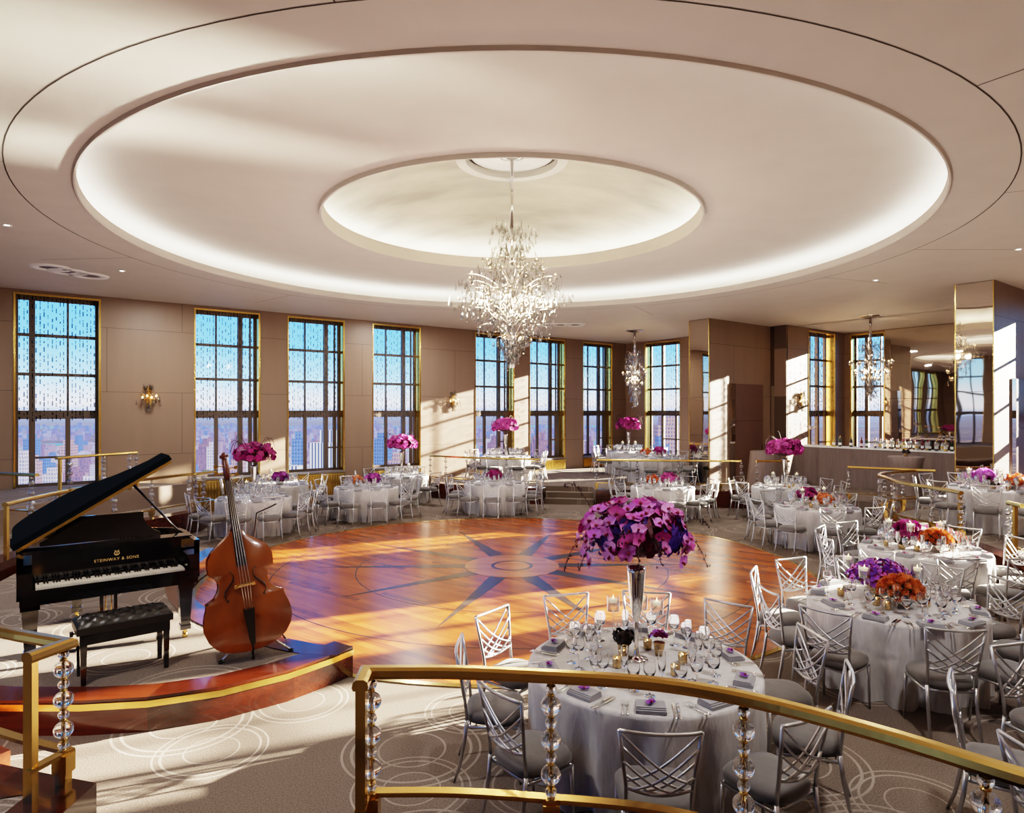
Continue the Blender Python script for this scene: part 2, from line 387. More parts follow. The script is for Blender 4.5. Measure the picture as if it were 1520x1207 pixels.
def terrace(name, poly, z, edge, riser=True, bw=.32, gold=False, top=None, nose='maho'):
    """raised floor: carpeted top, wooden riser and nosing along its room-side edge"""
    m = M(); m.prism(poly, 0, z); o = struct(name, m, top or MT['carpet'])
    if len(edge) > 1:
        ea = [Vector((p[0], p[1], 0)) for p in edge]; inn = []; outp = []
        for i, p in enumerate(ea):
            d = (ea[min(i+1, len(ea)-1)]-ea[max(i-1, 0)]).normalized(); nn = Vector((-d.y, d.x, 0))
            inn.append(p+nn*bw); outp.append(p-nn*.012)
        m = M(); m.strip([(p.x,p.y,z+.006) for p in outp], [(p.x,p.y,z+.006) for p in inn])
        m.strip([(p.x,p.y,0) for p in outp], [(p.x,p.y,z+.006) for p in outp], True)
        struct('wood_nosing', m, MT[nose], o)
        if gold:
            o2 = [p-(q-p).normalized()*.014 for p, q in zip(outp, inn)]
            m = M(); m.strip([(p.x,p.y,z-.075) for p in o2], [(p.x,p.y,z-.022) for p in o2], True)
            m.strip([(p.x,p.y,z-.022) for p in o2], [(p.x,p.y,z-.022) for p in outp]); struct('gold_strip', m, MT['gold'], o)
    return o
def steps(name, c, w, dirdeg, n=2, run=.3, z=PH):
    o = OBJ.new(name, None); COL.objects.link(o); o['kind'] = 'structure'; o.location = (c[0], c[1], 0); o.rotation_euler = (0,0,R(dirdeg))
    for k in range(n):
        h = z*(k+1)/(n+1); m = M(); m.box((0, run*k+run*(n-k)/2, h/2), (w, run*(n-k), h)); part('tread', m, MT['carpet'], o)
    return o
# back corner terrace (behind the dance floor), with a notch for its steps
bp = [(-2.75,20.95), (-2.45,19.9), (-1.0,19.05), (.87,18.45)]
bq = [(2.32,18.2), (4.0,18.0), (5.5,17.85), (6.35,17.75)]
back_edge = bp
terrace('floor_terrace_back', bp + [(.87,19.15), (2.32,18.9)] + bq + [(7.6,17.75), (7.75,18.4), (8.9,18.4), (8.15,16.1), (8.9,15.5), W(9.55,3.3), W(16.65,3.3), W(16.65,-2.4), W(13.15,-2.4), W(13.15,-9.55), W(4.3,-9.55)], PH, bq + [(7.6,17.75)])
m = M(); e = [Vector((p[0],p[1],0)) for p in bp]
m.strip([(p.x,p.y-.012,0) for p in e], [(p.x,p.y-.012,PH+.006) for p in e], True); m.strip([(p.x,p.y-.012,PH+.006) for p in e], [(p.x+.1,p.y+.3,PH+.006) for p in e]); struct('trim_1', m, MT['maho'])
steps('steps_back', (1.6,18.45), 1.4, -10, 2, .3)
steps('steps_bar', (7.9,17.0), 1.5, -62, 2, .3)
# right terrace
right_edge = [(8.9,14.9), (8.3,14.5), (7.75,13.9), (7.5,13.2)] + arc(7.45, 13, -11, 14) + [(7.75,8.6), (8.3,7.0), (8.95,6.1)]
terrace('floor_terrace_right', list(reversed(right_edge)) + [W(9.55,4.15), W(13.15,4.15), W(13.15,9.55), W(5.1,9.55)], PH, right_edge)
steps('steps_right', pol(7.4,-6), 1.0, -96, 2, .3)
# near terrace with the brass railing, and its stair notch
near_edge = [(3.0,1.15), (2.45,1.9), (1.83,2.50), (1.5,2.78), (1.115,3.10), (.7,3.26), (.2,3.34), (-.3,3.40), (-.74,3.42)]
near_left = [(-2.45,2.6), (-2.45,3.84), (-2.9,3.96), (-3.3,4.08)] + [pol(7.66, d) for d in range(245, 195, -5)] + [pol(7.55, d) for d in (190,180,170,165)] + [pol(7.5,160), pol(7.55,155), (-7.0,15.0)]
terrace('floor_terrace_near', near_edge + [(-.74,2.5), (-2.45,2.5)] + near_left + [W(-3.2,-9.55), W(-13.1,-9.55), W(-13.1,9.55), W(-2.0,9.55)], PH, near_left)
m = M(); e = [Vector((p[0],p[1],0)) for p in near_edge]
m.strip([(p.x,p.y+.012,0) for p in e], [(p.x,p.y+.012,PH+.006) for p in e], True); m.strip([(p.x,p.y+.012,PH+.006) for p in e], [(p.x-.05,p.y-.3,PH+.006) for p in e]); struct('trim_2', m, MT['maho'])
o = OBJ.new('steps_near', None); COL.objects.link(o); o['kind'] = 'structure'
for k in range(2):
    m = M(); m.box((-1.6, 3.60-.3*k, .075+.075*k), (1.68, .6, .15+.15*k)); part('tread', m, MT['maho'], o)
# upper left tier
up_edge = [pol(8.95, d) for d in range(215, 149, -5)]
terrace('floor_terrace_upper', up_edge + [W(-4.6,-9.5), W(-13.05,-9.5), W(-13.05,-2.0)], .9, up_edge, nose='riser', bw=.05)

# stage
st = [(-5.6,5.55), (-4.9,5.40), (-4.2,5.33), (-3.5,5.33), (-3.0,5.40), (-2.5,5.60), (-2.05,5.95), (-1.75,6.32), (-1.60,6.55)]
darc = [pol(4.96, d) for d in range(251, 176, -4)]
front = st; 
terrace('floor_stage', st + darc[1:] + [pol(7.4,176)] + [pol(7.4, d) for d in range(184, 226, 8)], .28, st, bw=.26, gold=True)
m = M(); e = [Vector((p[0],p[1],0)) for p in [st[-1]]+darc[1:]]; cc = Vector((CX,CY,0))
ou = [p-(p-cc).normalized()*.012 for p in e]; ii = [p+(p-cc).normalized()*.26 for p in e]
m.strip([(p.x,p.y,0) for p in ou], [(p.x,p.y,.287) for p in ou], True); m.strip([(p.x,p.y,.287) for p in ou], [(p.x,p.y,.287) for p in ii]); struct('trim_4', m, MT['maho'])

# ------------------------------------------------------------------ ceiling
m = M(); n = 144; A = []; B = []
for k in range(n+1):
    an = 2*PI*k/n; dx, dy = math.cos(an), math.sin(an)
    da = dx*UX+dy*UY; db = dx*VX+dy*VY
    t = min((13.55/abs(da)) if abs(da) > 1e-6 else 1e9, (10.0/abs(db)) if abs(db) > 1e-6 else 1e9)
    A.append((CX+6.23*dx, CY+6.23*dy, H)); B.append((CX+t*dx, CY+t*dy, H))
m.strip(A, B)
for aa, bb in ((13.55,10.0), (-13.55,10.0), (-13.55,-10.0), (13.55,-10.0)): pass
m.prism([W(13.4,-2.9), W(17.1,-2.9), W(17.1,3.9), W(13.4,3.9)], H, H+.02)
ce = struct('ceiling', m, MT['ceil'])
def rot2(prof, name, mt, sm=True):
    m = M(); m.lathe(prof, 144, (CX,CY,0), smooth=sm); return struct(name, m, mt, ce)
rot2([(6.23,H), (6.21,H-.03), (6.19,H-.03), (6.18,H), (6.18,H+.10), (6.30,H+.10)], 'cove_lip', MT['ceil'], False)
rot2([(6.30,H+.02), (6.95,H+.02)], 'cove_floor', MT['ceil'])
rot2([(6.95,H+.02), (6.95,H+.16), (6.80,H+.27), (6.45,H+.36), (6.0,H+.40), (5.4,5.80), (3.16,5.80)], 'upper_ceiling', MT['ceil'])
rot2([(6.50,H+.05), (6.42,H+.09), (6.34,H+.05)], 'cove_strip', MT['cove'])
rot2([(3.16,5.80), (3.15,5.74), (3.12,5.74), (3.10,5.97), (3.2,5.99)], 'inner_lip', MT['ceil'], False)
rot2([(3.2,5.93), (3.75,5.93)], 'inner_cove_floor', MT['ceil'])
dome = [(3.75,5.93), (3.72,6.08)]
for k in range(1, 13):
    t = k/12; dome.append((3.72-(3.72-.78)*t, 6.08+.88*math.sin(t*PI/2)))
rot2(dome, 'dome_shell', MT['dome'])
rot2([(3.55,5.95), (3.48,5.99), (3.41,5.95)], 'cove_strip', MT['cove2'])
rot2([(.95,6.93), (.95,6.88), (.78,6.88), (.78,7.0)], 'oculus_ring', MT['ceil'], False)
rot2([(.78,7.0), (.70,7.02)], 'oculus_vent', MT['line'], False)
rot2([(.70,6.97), (.70,7.0), (.0,7.0)], 'oculus_disc', MT['white'], False)
rot2([(6.855,H-.002), (6.84,H-.002)], 'joint_line', MT['line'], False)
m = M()
for d in (0, 20, 62, 100, 140, 175, 215, 260, 305, 335):
    p, q = pol(6.85, d, H-.002), pol(8.6, d, H-.002); dx = Vector((-math.sin(R(d)), math.cos(R(d)), 0))*.006
    m.add([Vector(p)-dx, Vector(q)-dx, Vector(q)+dx, Vector(p)+dx], [(0,1,2,3)])
part('joint_line', m, MT['line'], ce)
m = M(); m.box((*W(0,0),7.3), (30,24,.05), ROT); rf = struct('ceiling_slab', m, MT['ceil'])

# ------------------------------------------------------------------ walls and windows
WIN = [0]
def wall(name, p0, p1, wins=(), z0=0, z1=H+.05, th=.42, mt='wall', sill=.87, head=5.30, solid=()):
    p0, p1 = Vector(p0), Vector(p1); d = p1-p0; Ln = d.length; rz = math.atan2(d.y, d.x)
    m = M(); x = 0
    for (a, b) in sorted(wins):
        m.box(((x+a)/2, th/2, (z0+z1)/2), (a-x, th, z1-z0))
        m.box(((a+b)/2, th/2, (z0+sill)/2), (b-a, th, sill-z0)); m.box(((a+b)/2, th/2, (head+z1)/2), (b-a, th, z1-head)); x = b
    m.box(((x+Ln)/2, th/2, (z0+z1)/2), (Ln-x, th, z1-z0))
    o = struct(name, m, MT[mt], None, (p0.x, p0.y, 0), rz)
    return o, p0, rz
bead_mesh = {}
def strands(w, z0, z1):
    key = round(w, 1)
    if key in bead_mesh: return bead_mesh[key]
    rnd = random.Random(3); m = M(); n = int(w/.075)
    for k in range(n):
        x = (k+.5)*w/n + rnd.uniform(-.012,.012); z = z1; y = rnd.uniform(-.05,.05)
        end = z0 + rnd.uniform(0,.12)
        while z > end:
            h = rnd.choice((.03,.05,.08,.11)); r = rnd.choice((.008,.010,.013))
            m.tube([(x,y,z-h), (x,y,z)], r, 4, smooth=False); z -= h + rnd.choice((.02,.05,.09,.16))
    bead_mesh[key] = m.mesh('bead_curtain', MT['bead']); return bead_mesh[key]
def window(p0, rz, a, b, where, sill=.87, head=5.30, thick=.74, thin=(.36,), beads=True, grille=False):
    WIN[0] += 1; w = b-a; c, s_ = math.cos(rz), math.sin(rz)
    o = OBJ.new('window_%d' % WIN[0], None); COL.objects.link(o); o['kind'] = 'structure'
    o.location = (p0.x + a*c, p0.y + a*s_, 0); o.rotation_euler = (0,0,rz)
    m = M(); g = .02
    m.box((.012,.15,(sill+head)/2), (.024,.30,head-sill)); m.box((w-.012,.15,(sill+head)/2), (.024,.30,head-sill)); m.box((w/2,.15,head-.012), (w-.05,.30,.024))
    for x in (-.008, w+.008): m.box((x,-.006,(sill+head)/2), (.016,.02,head-sill))
    m.box((w/2,-.006,head+.008), (w+.03,.02,.016))
    part('gold_reveal', m, MT['gold'], o)
    m = M(); y = .33
    for x in (.045, w-.045): m.box((x,y,(sill+head)/2), (.06,.06,head-sill))
    m.box((w/2,y,head-.06), (w-.1,.06,.08)); m.box((w/2,y,sill+.04), (w-.1,.06,.08))
    for z in (3.49, 4.40): m.box((w/2,y,z), (w-.12,.055,.075))
    m.box((w/2,y,2.55), (w-.12,.08,.20)); m.box((w*thick*.5+w*.5,y,1.55), (w*(1-thick)-.06,.05,.05))
    m.box((w*thick,y+.02,(sill+head)/2), (.12,.10,head-sill-.1))
    for t in thin:
        m.box((w*t,y,(2.6+head)/2), (.045,.05,head-2.7)); m.box((w*t,y,(sill+2.5)/2), (.10,.06,1.6))
    part('window_frame', m, MT['frame'], o)
    m = M(); m.add([(.03,.35,sill+.03), (w-.03,.35,sill+.03), (w-.03,.35,head-.03), (.03,.35,head-.03)], [(0,1,2,3)]); part('glass_pane', m, MT['pane'], o)
    m = M(); m.box((w/2,.12,sill-.02), (w+.1,.36,.05)); part('window_sill', m, MT['stone'], o)
    if beads:
        bo = OBJ.new('bead_curtain', strands(w-.12, 2.42, head-.03)); COL.objects.link(bo); bo.parent = None
        bo.location = (p0.x+a*c+.06*c-.16*s_, p0.y+a*s_+.06*s_+.16*c, 0); bo.rotation_euler = (0,0,rz)
        tag(bo, 'hanging crystal bead strands covering upper part of '+where, 'bead curtain', 'crystal bead curtains', 'stuff')
    if grille:
        t = thing('radiator_grille', 'gold slatted radiator grille under '+where, 'grille', (p0.x+a*c, p0.y+a*s_, PH if grille == 2 else 0), rz, 'gold radiator grilles')
        z0 = .05; h = sill-.06-(PH if grille == 2 else 0)
        m = M(); m.box((w/2,-.03,h/2), (w,.05,h)); part('backing', m, MT['brass'], t)
        m = M()
        for k in range(int(w/.075)): m.box(((k+.5)*.075,-.066,h/2), (.03,.02,h-.08))
        m.box((w/2,-.07,h-.02), (w+.02,.05,.03)); part('slat_panel', m, MT['gold'], t)
    return o
# back-left wall (a runs from -13.2 to 13.2 on b=-9.63)
S = lambda s: s - 6.99 + 13.2
w1 = [(-4.65,-3.0), (-2.2,-.55), (.26,1.90), (3.99,5.62), (6.40,8.06), (8.99,10.63), (12.77,14.42), (15.15,16.85), (17.80,19.38)]
w1s = [(S(a), S(b)) for a, b in w1]
_, p0, rz = wall('wall_left', W(-13.2,-9.63), W(13.2,-9.63), w1s)
names = ['far left window hidden', 'left window', 'leftmost whole window', 'second window from the left', 'third window from the left', 'fourth window from the left', 'window right of the sunlit wall', 'second window right of sunlit wall', 'last window before the corner']
for k, (a, b) in enumerate(w1s):
    window(p0, rz, a, b, 'the '+names[k], thick=.2 if k == 2 else .74, thin=(.62,) if k == 2 else (.36,.9), beads=k > 1, grille=(2 if k > 5 else 1) if k > 2 else False)
# right window wall W2, two bays
_, p0, rz = wall('wall_right_back', W(13.2,-9.63), W(13.2,-3.75), [(1.05,2.75), (3.35,5.0)], mt='wallw')
window(p0, rz, 1.05, 2.75, 'the window beside the back corner', thick=.36, thin=(.75,), grille=2)
window(p0, rz, 3.35, 5.0, 'the window behind the pier', thick=.6, thin=(.3,))
_, p0, rz = wall('wall_right_front', W(13.2,4.09), W(13.2,9.63), [(.55,2.60), (3.15,4.75)], mt='wallw')
window(p0, rz, .55, 2.60, 'window', thick=.7, thin=(.35,), beads=False); window(p0, rz, 3.15, 4.75, 'window', thick=.7, thin=(.35,), beads=False)
wall('wall_near', W(13.2,9.63), W(-13.2,9.63), mt='wallw')
_, p0, rz = wall('wall_far_left', W(-13.2,9.63), W(-13.2,-9.63), [(2.2,3.85), (4.7,6.35), (7.2,8.85), (10.2,11.85), (12.7,14.35), (15.2,16.85)], mt='wallw')
for a, b in [(2.2,3.85), (4.7,6.35), (7.2,8.85), (10.2,11.85), (12.7,14.35), (15.2,16.85)]: window(p0, rz, a, b, 'window', beads=False)
# bar alcove
_, p0, rz = wall('wall_alcove_left', W(12.9,-2.45), W(16.7,-2.45), [(1.35,3.1)], th=.42, mt='wallw')
window(p0, rz, 1.35, 3.1, 'the tall window left of the bar', thick=.7, thin=(.4,))
_, p0, rz = wall('wall_alcove_back', W(16.7,-2.45), W(16.7,3.4), [(.22,1.34), (3.6,4.9)], mt='wallw')
window(p0, rz, .22, 1.34, 'the window behind the bar', thick=.36, thin=(.78,)); window(p0, rz, 3.6, 4.9, 'window', thick=.7, thin=(.35,), beads=False)
mr = M(); mr.box((2.42,-.02,(1.0+4.55)/2+.3), (2.1,.03,4.6)); part('mirror_panel', mr, MT['mirror'], OBJ['wall_alcove_back'])
m = M()
for z in (1.9, 3.05): m.box((2.42,-.037,z), (2.1,.006,.012))
part('panel_joint', m, MT['line'], OBJ['wall_alcove_back'])
wall('wall_alcove_right', W(16.7,3.38), W(9.66,3.38), mt='wallw', th=.68)
# pier 1 (left of alcove) and pier 2 (right of it) with mirrored ends
def pier(name, a0, a1, b0, b1, door=None):
    m = M(); L_ = a1-a0; m.box((L_/2, 0, H/2), (L_, b1-b0, H))
    cx, cy = W(a0, (b0+b1)/2); o = struct(name, m, MT['wallw'], None, (cx,cy,0), ROT)
    m = M(); m.box((-.015,0,H/2+.2), (.03,b1-b0-.04,H-.42)); part('mirror_face', m, MT['mirror'], o)
    m = M()
    for y in (-(b1-b0)/2+.012, (b1-b0)/2-.012): m.box((-.03,y,H/2), (.02,.02,H))
    part('brass_edge', m, MT['brass'], o)
    m = M()
    for z in (1.9,3.05,4.2): m.box((-.032,0,z), (.004,b1-b0-.05,.008))
    part('panel_joint', m, MT['line'], o)
    return o
pier('wall_pier_left', 9.69, 12.98, -3.75, -3.02); pier('wall_pier_right', 9.6, 13.2, 3.37, 4.09)
m = M(); m.box((0,0,H/2), (.06,.57,H)); x, y = W(12.95,-2.735); o = struct('trim_5', m, MT['bronze'], None, (x,y,0), ROT)
m = M(); m.box((-.035,0,2.0), (.02,.5,2.9)); part('mirror_face', m, MT['mirror'], o)
def door(n, a, b0, w, h, mt, side=1, z0=PH):
    x, y = W(a, b0); o = OBJ.new('door_%d' % n, None); COL.objects.link(o); o['kind'] = 'structure'; o.location = (x,y,z0); o.rotation_euler = (0,0,ROT)
    m = M(); m.box((w/2,-.012,h/2), (w,.03,h)); part('door_leaf', m, MT[mt], o)
    m = M(); m.box((w/2,-.03,h*.62), (w,.006,.01)); part('leaf_joint', m, MT['line'], o)
    m = M(); m.box((w-.08,-.045,1.0), (.03,.04,.16)); part('door_handle', m, MT['brass'], o)
    m = M(); m.box((-.16,-.015,h/2), (.26,.03,h)); part('mirror_strip', m, MT['mirror'], o)
door(1, 10.95, -3.02, 1.5, 3.03, 'door'); door(2, 10.9, 4.09, 1.5, 2.9, 'doorred')

# ------------------------------------------------------------------ ceiling fittings
def diff_make():
    t = thing('ceiling_diffuser', '', 'air diffuser', group='round ceiling diffusers')
    m = M(); m.lathe([(.36,0), (.34,-.02), (.20,-.02), (.19,0)], 24); part('rim', m, MT['white'], t)
    m = M(); m.lathe([(.19,-.004), (.12,-.012), (0,-.012)], 24); part('core', m, MT['grille'], t)
    return t
DIF = Stock(diff_make)
for px, py, lb in ((75,397,'white round ceiling diffuser, leftmost of the trio at left'), (100,403,'white round ceiling diffuser, middle of the trio at left'), (132,409,'white round ceiling diffuser, rightmost of the trio at left'),
                   (808,482,'white round ceiling diffuser, leftmost of trio near the chandelier'), (832,482,'white round ceiling diffuser, middle of trio near the chandelier'), (853,482,'white round ceiling diffuser, rightmost of trio near the chandelier')):
    Y = 972*2.75/(610-py); DIF.put(((px-760)*Y/972, Y, H), 0, lb, 'round ceiling diffusers')
def dl_make():
    t = thing('downlight', '', 'ceiling light'); m = M(); m.lathe([(.07,0), (.065,-.008), (.04,-.008), (.035,0)], 20); part('trim_ring', m, MT['white'], t)
    m = M(); m.lathe([(.035,-.003), (0,-.003)], 16); part('lamp', m, MT['cove'], t); return t
DL = Stock(dl_make)
for px, py, lb in ((1300,416,'small recessed downlight above the bar side'), (1512,370,'recessed downlight at the right edge of the ceiling'), (181,402,'small recessed downlight right of the left diffusers'), (10,334,'small recessed downlight at the left ceiling edge')):
    Y = 972*2.75/(610-py); DL.put(((px-760)*Y/972, Y, H), 0, lb)

# ------------------------------------------------------------------ crystal railings
HR = [(-.035,-.022), (.035,-.022), (.042,-.005), (.036,.022), (.018,.034), (-.018,.034), (-.036,.022), (-.042,-.005)]
BR = [(-.028,-.012), (.028,-.012), (.028,.012), (-.028,.012)]
def ball(r, sq, z): return [(r*math.sin(PI*k/12), z - r*sq*math.cos(PI*k/12)) for k in range(13)]
bz = []; z = .205
for k in range(7):
    r = .030 if k % 2 == 0 else .053; h = 2*r*.92; bz.append((r, z+h/2)); z += h + .012
RAILH = z + .012
bead_m = [M().lathe([(max(0,a), b) for a, b in ball(r, .92, 0)], 20).mesh('crystal_bead', MT['crystal']) for r in (.030,.053)]
def core_mesh():
    m = M(); q = 2**.5; m.lathe([(a/2*q, z_) for a, z_ in ((.0,0), (.060,0), (.060,.07), (.085,.07), (.085,.18), (.05,.18), (.05,.20), (.0,.20))], 4, smooth=False)
    m.move(Matrix.Rotation(PI/4,4,'Z')); return m.mesh('baluster', MT['brass'])
def collar_mesh():
    pr = [(.009,.19)]
    for r, zc in bz: pr += [(.009,zc-r*.92-.012), (.020,zc-r*.92-.009), (.020,zc-r*.92-.002), (.009,zc-r*.92+.001)]
    pr += [(.009,bz[-1][1]+.03), (.020,RAILH-.04), (.020,RAILH-.012)]
    m = M().lathe(pr, 12)
    for i in range(len(pr)-1):
        if max(pr[i][0], pr[i+1][0]) > .012:
            for k in range(12): m.mi[i*12+k] = 1
    return m.mesh('collar_rod', [MT['chrome'], MT['brass']])
rod_mesh = collar_mesh()
core_m = core_mesh()
far_bead = M()
for r, zc in bz: far_bead.lathe([(max(0,r*math.sin(PI*k/7)), zc-r*.92*math.cos(PI*k/7)) for k in range(8)], 10)
far_bead = far_bead.mesh('crystal_column', MT['fbead'])
def railing(label, path, z0, bal, posts=(), near=False, group=None):
    t = thing('crystal_railing', label, 'railing', (path[0][0], path[0][1], z0), 0, group)
    ox, oy = path[0]; P = [(x-ox, y-oy, RAILH) for x, y in path]
    part('handrail', M().sweep(P, HR), MT['brass'], t)
    part('bottom_rail', M().sweep([(x,y,.185) for x, y, _ in P], BR), MT['brass'], t)
    for (x, y) in bal:
        o = OBJ.new('baluster', core_m); COL.objects.link(o); o.parent = t; o.location = (x-ox, y-oy, 0)
        if near:
            r_ = OBJ.new('collar_rod', rod_mesh); COL.objects.link(r_); r_.parent = o
            for r, zc in bz:
                b = OBJ.new('crystal_bead', bead_m[0 if r < .04 else 1]); COL.objects.link(b); b.parent = o; b.location = (0,0,zc)
        else:
            b = OBJ.new('crystal_column', far_bead); COL.objects.link(b); b.parent = o
    for (x, y) in posts:
        part('post', M().box((0,0,(RAILH-.02-(z0 if near else 0))/2 + 0), (.05,.05,RAILH-.02+(z0 if near else 0))), MT['brass'], t, (x-ox, y-oy, 0))
    return t
def resample(path, n):
    P = [Vector((*p,0)) for p in path]; d = [0]
    for i in range(1, len(P)): d.append(d[-1]+(P[i]-P[i-1]).length)
    out = []
    for k in range(n):
        s = d[-1]*k/(n-1); i = 0
        while i < len(P)-2 and d[i+1] < s: i += 1
        q = P[i].lerp(P[i+1], (s-d[i])/max(1e-6, d[i+1]-d[i])); out.append((q.x, q.y))
    return out
def smooth_path(pts, n=40):
    out = []; P = [pts[0]]+list(pts)+[pts[-1]]
    for i in range(1, len(P)-2):
        p0, p1, p2, p3 = [Vector((*q,0)) for q in P[i-1:i+3]]
        for k in range(8):
            t = k/8; q = .5*((2*p1)+(-p0+p2)*t+(2*p0-5*p1+4*p2-p3)*t*t+(-p0+3*p1-3*p2+p3)*t**3); out.append((q.x,q.y))
    out.append(pts[-1]); return out
np_ = [(-.757,3.26), (-.765,3.44)]
np2 = smooth_path([(-.765,3.44), (-.3,3.44), (.2,3.385), (.7,3.30), (1.10,3.13), (1.5,2.84), (1.86,2.50), (2.5,1.85), (3.0,1.2)])
railing('brass railing with crystal ball balusters across the front right', np_ + np2[1:], PH, [(-.735,3.42), (.2,3.365), (1.10,3.11), (1.83,2.53), (2.45,1.9)], [(-.757,3.29)], near=True)
railing('short brass railing with crystal ball baluster at lower left', [(-2.69,3.63), (-2.62,3.86), (-3.0,4.0), (-3.4,4.17), (-3.9,4.43)] + [pol(7.68, d) for d in (236,232)], PH, [(-2.63,3.84), pol(7.68,237)], [(-2.69,3.66)], near=True)
# left terraces
pl = [(-7.05,15.0)] + [pol(7.58, d) for d in range(152, 176, 3)]
railing('crystal railing behind the piano lid, on the left terrace', pl, PH, [(-7.0,14.85), (-7.05,14.6), pol(7.56,157), pol(7.58,164), pol(7.58,171)])
pl = [pol(7.58, d) for d in (180,183,186,189,192)]
railing('low crystal railing left of the piano lid', pl, PH, [pol(7.58,182), pol(7.58,187)], [pol(7.58,191.7)])
pl = [pol(8.98, d) for d in range(158, 172, 3)]
railing('upper crystal railing under the leftmost whole window', pl, .9, [pol(8.98,158), pol(8.98,159), pol(8.98,163), pol(8.98,168)], [pol(8.98,169.5)])
pl = [pol(8.3, 178), pol(8.95, 177), pol(9.6,176)]
railing('stair railing with crystal baluster at the left edge', pl, .7, [pol(8.4,178)], ())
# back terrace
pl = smooth_path([(-2.55,20.4), (-2.35,19.9), (-1.0,19.1), (.8,18.52)])
railing('crystal railing in front of back windows, left of the steps', pl, PH, [pl[1], resample(pl,9)[2], resample(pl,9)[4], resample(pl,9)[6], pl[-1]])
pl = smooth_path([(2.36,18.28), (4.0,18.08), (5.5,17.93), (6.25,17.85)])
railing('crystal railing right of the back steps', pl, PH, [pl[0], resample(pl,8)[2], resample(pl,8)[4], resample(pl,8)[6], pl[-1]])
railing('short crystal railing between the pier and the bar steps', [(6.65,17.83), (7.55,17.83)], PH, [(6.68,17.83), (7.5,17.83)])
railing('short straight crystal railing before the bar', [(8.2,16.0), (8.95,15.5), (9.7,15.0)], PH, [(8.22,15.98), (9.0,15.46)])
pl = smooth_path([(9.2,14.95), (8.45,14.62), (7.85,14.0), (7.6,13.2), pol(7.52,10), pol(7.52,5), pol(7.52,0), pol(7.52,-1.5)])
rs = resample(pl, 14)
railing('curved crystal railing around the raised right table', pl, PH, [rs[1], rs[2], rs[3], rs[4], rs[5], rs[8], rs[11], rs[13]], [pol(7.54,-1)])
pl = [pol(7.54,-10.5), pol(7.56,-13), (7.7,8.75), (8.2,7.2)]
railing('crystal railing on the right terrace at the frame edge', pl, PH, [pol(7.54,-10.5), (7.75,8.55)], [pol(7.56,-11.5)])

# ------------------------------------------------------------------ chairs
def bez(p0, p1, p2, n=8):
    p0, p1, p2 = Vector(p0), Vector(p1), Vector(p2)
    return [p0*(1-t)**2 + p1*2*t*(1-t) + p2*t*t for t in [k/n for k in range(n+1)]]
def chair_make():     # faces +Y, backrest at -Y, origin on the floor under the seat
    t = thing('banquet_chair', '', 'chair')
    m = M(); n = 28; rings = []
    for z, k in ((.405,.90), (.415,.985), (.44,1.03), (.465,1.03), (.488,.96), (.503,.78), (.512,.45), (.514,.0)):
        ring = []
        for i in range(n):
            a = 2*PI*i/n; c, s = math.cos(a), math.sin(a); e = .55
            x = abs(c)**e*(1 if c > 0 else -1); y = abs(s)**e*(1 if s > 0 else -1)
            ring.append((x*(.205+.018*y)*k, y*.205*k+.01, z))
        rings.append(ring)
    v = [p for r in rings for p in r]; f = [tuple(range(n-1,-1,-1))]
    for i in range(len(rings)-1):
        for k in range(n): f.append((i*n+k, i*n+(k+1)%n, (i+1)*n+(k+1)%n, (i+1)*n+k))
    m.add(v, f, True); part('seat_cushion', m, MT['seat'], t)
    m = M()
    for a, b in (((-.185,-.17),(.185,-.17)), ((.185,-.17),(.195,.18)), ((.195,.18),(-.195,.18)), ((-.195,.18),(-.185,-.17))): m.tube([(*a,.395),(*b,.395)], .012, 6)
    part('seat_frame', m, MT['silver'], t)
    for sx in (-1, 1):
        part('leg', M().tube([(sx*.192,.18,.40), (sx*.195,.185,.2), (sx*.20,.195,0)], [.015,.012,.009], 7), MT['silver'], t)
        part('leg', M().tube([(sx*.178,-.185,.44), (sx*.178,-.20,.30), (sx*.182,-.235,.12), (sx*.186,-.275,0)], [.015,.014,.012,.009], 7), MT['silver'], t)
    def bp(u, h):        # u -1..1 across the back, h 0..1 up the lattice
        z = .585 + .335*h; wx = .178 + .042*h
        return (u*wx, -.200 - .055*h - .020*(1-u*u)*1.0, z)
    m = M()
    for sx in (-1, 1): m.tube([(sx*.178,-.185,.43), (sx*.177,-.192,.52), bp(sx,0), bp(sx,.5), bp(sx,1)], .0115, 7)
    m.tube([bp(-1+2*k/10, 1-.03*(1-(2*k/10-1)**2)) for k in range(11)], .011, 7)
    m.tube([bp(-1+2*k/10, -.09*(1-(2*k/10-1)**2)) for k in range(11)], .011, 7)
    part('back_frame', m, MT['silver'], t)
    m = M()
    for sx in (-1, 1):
        for i, (h0, u1, h1) in enumerate(((.97,.98,.10), (.72,.80,-.02), (.47,.55,-.05), (.22,.30,-.08))):
            pts = []
            for k in range(10):
                s = k/9; u = -1+(u1+1)*s; h = h0+(h1-h0)*s - .16*math.sin(PI*s)*(.5+.5*h0); x, y, z = bp(u*sx, max(h,-.085)); pts.append((x, y+.006*(i%2*2-1)*sx, z))
            m.tube(pts, .0075, 6)
    part('lattice_back', m, MT['silver'], t)
    return t
CH = Stock(chair_make)

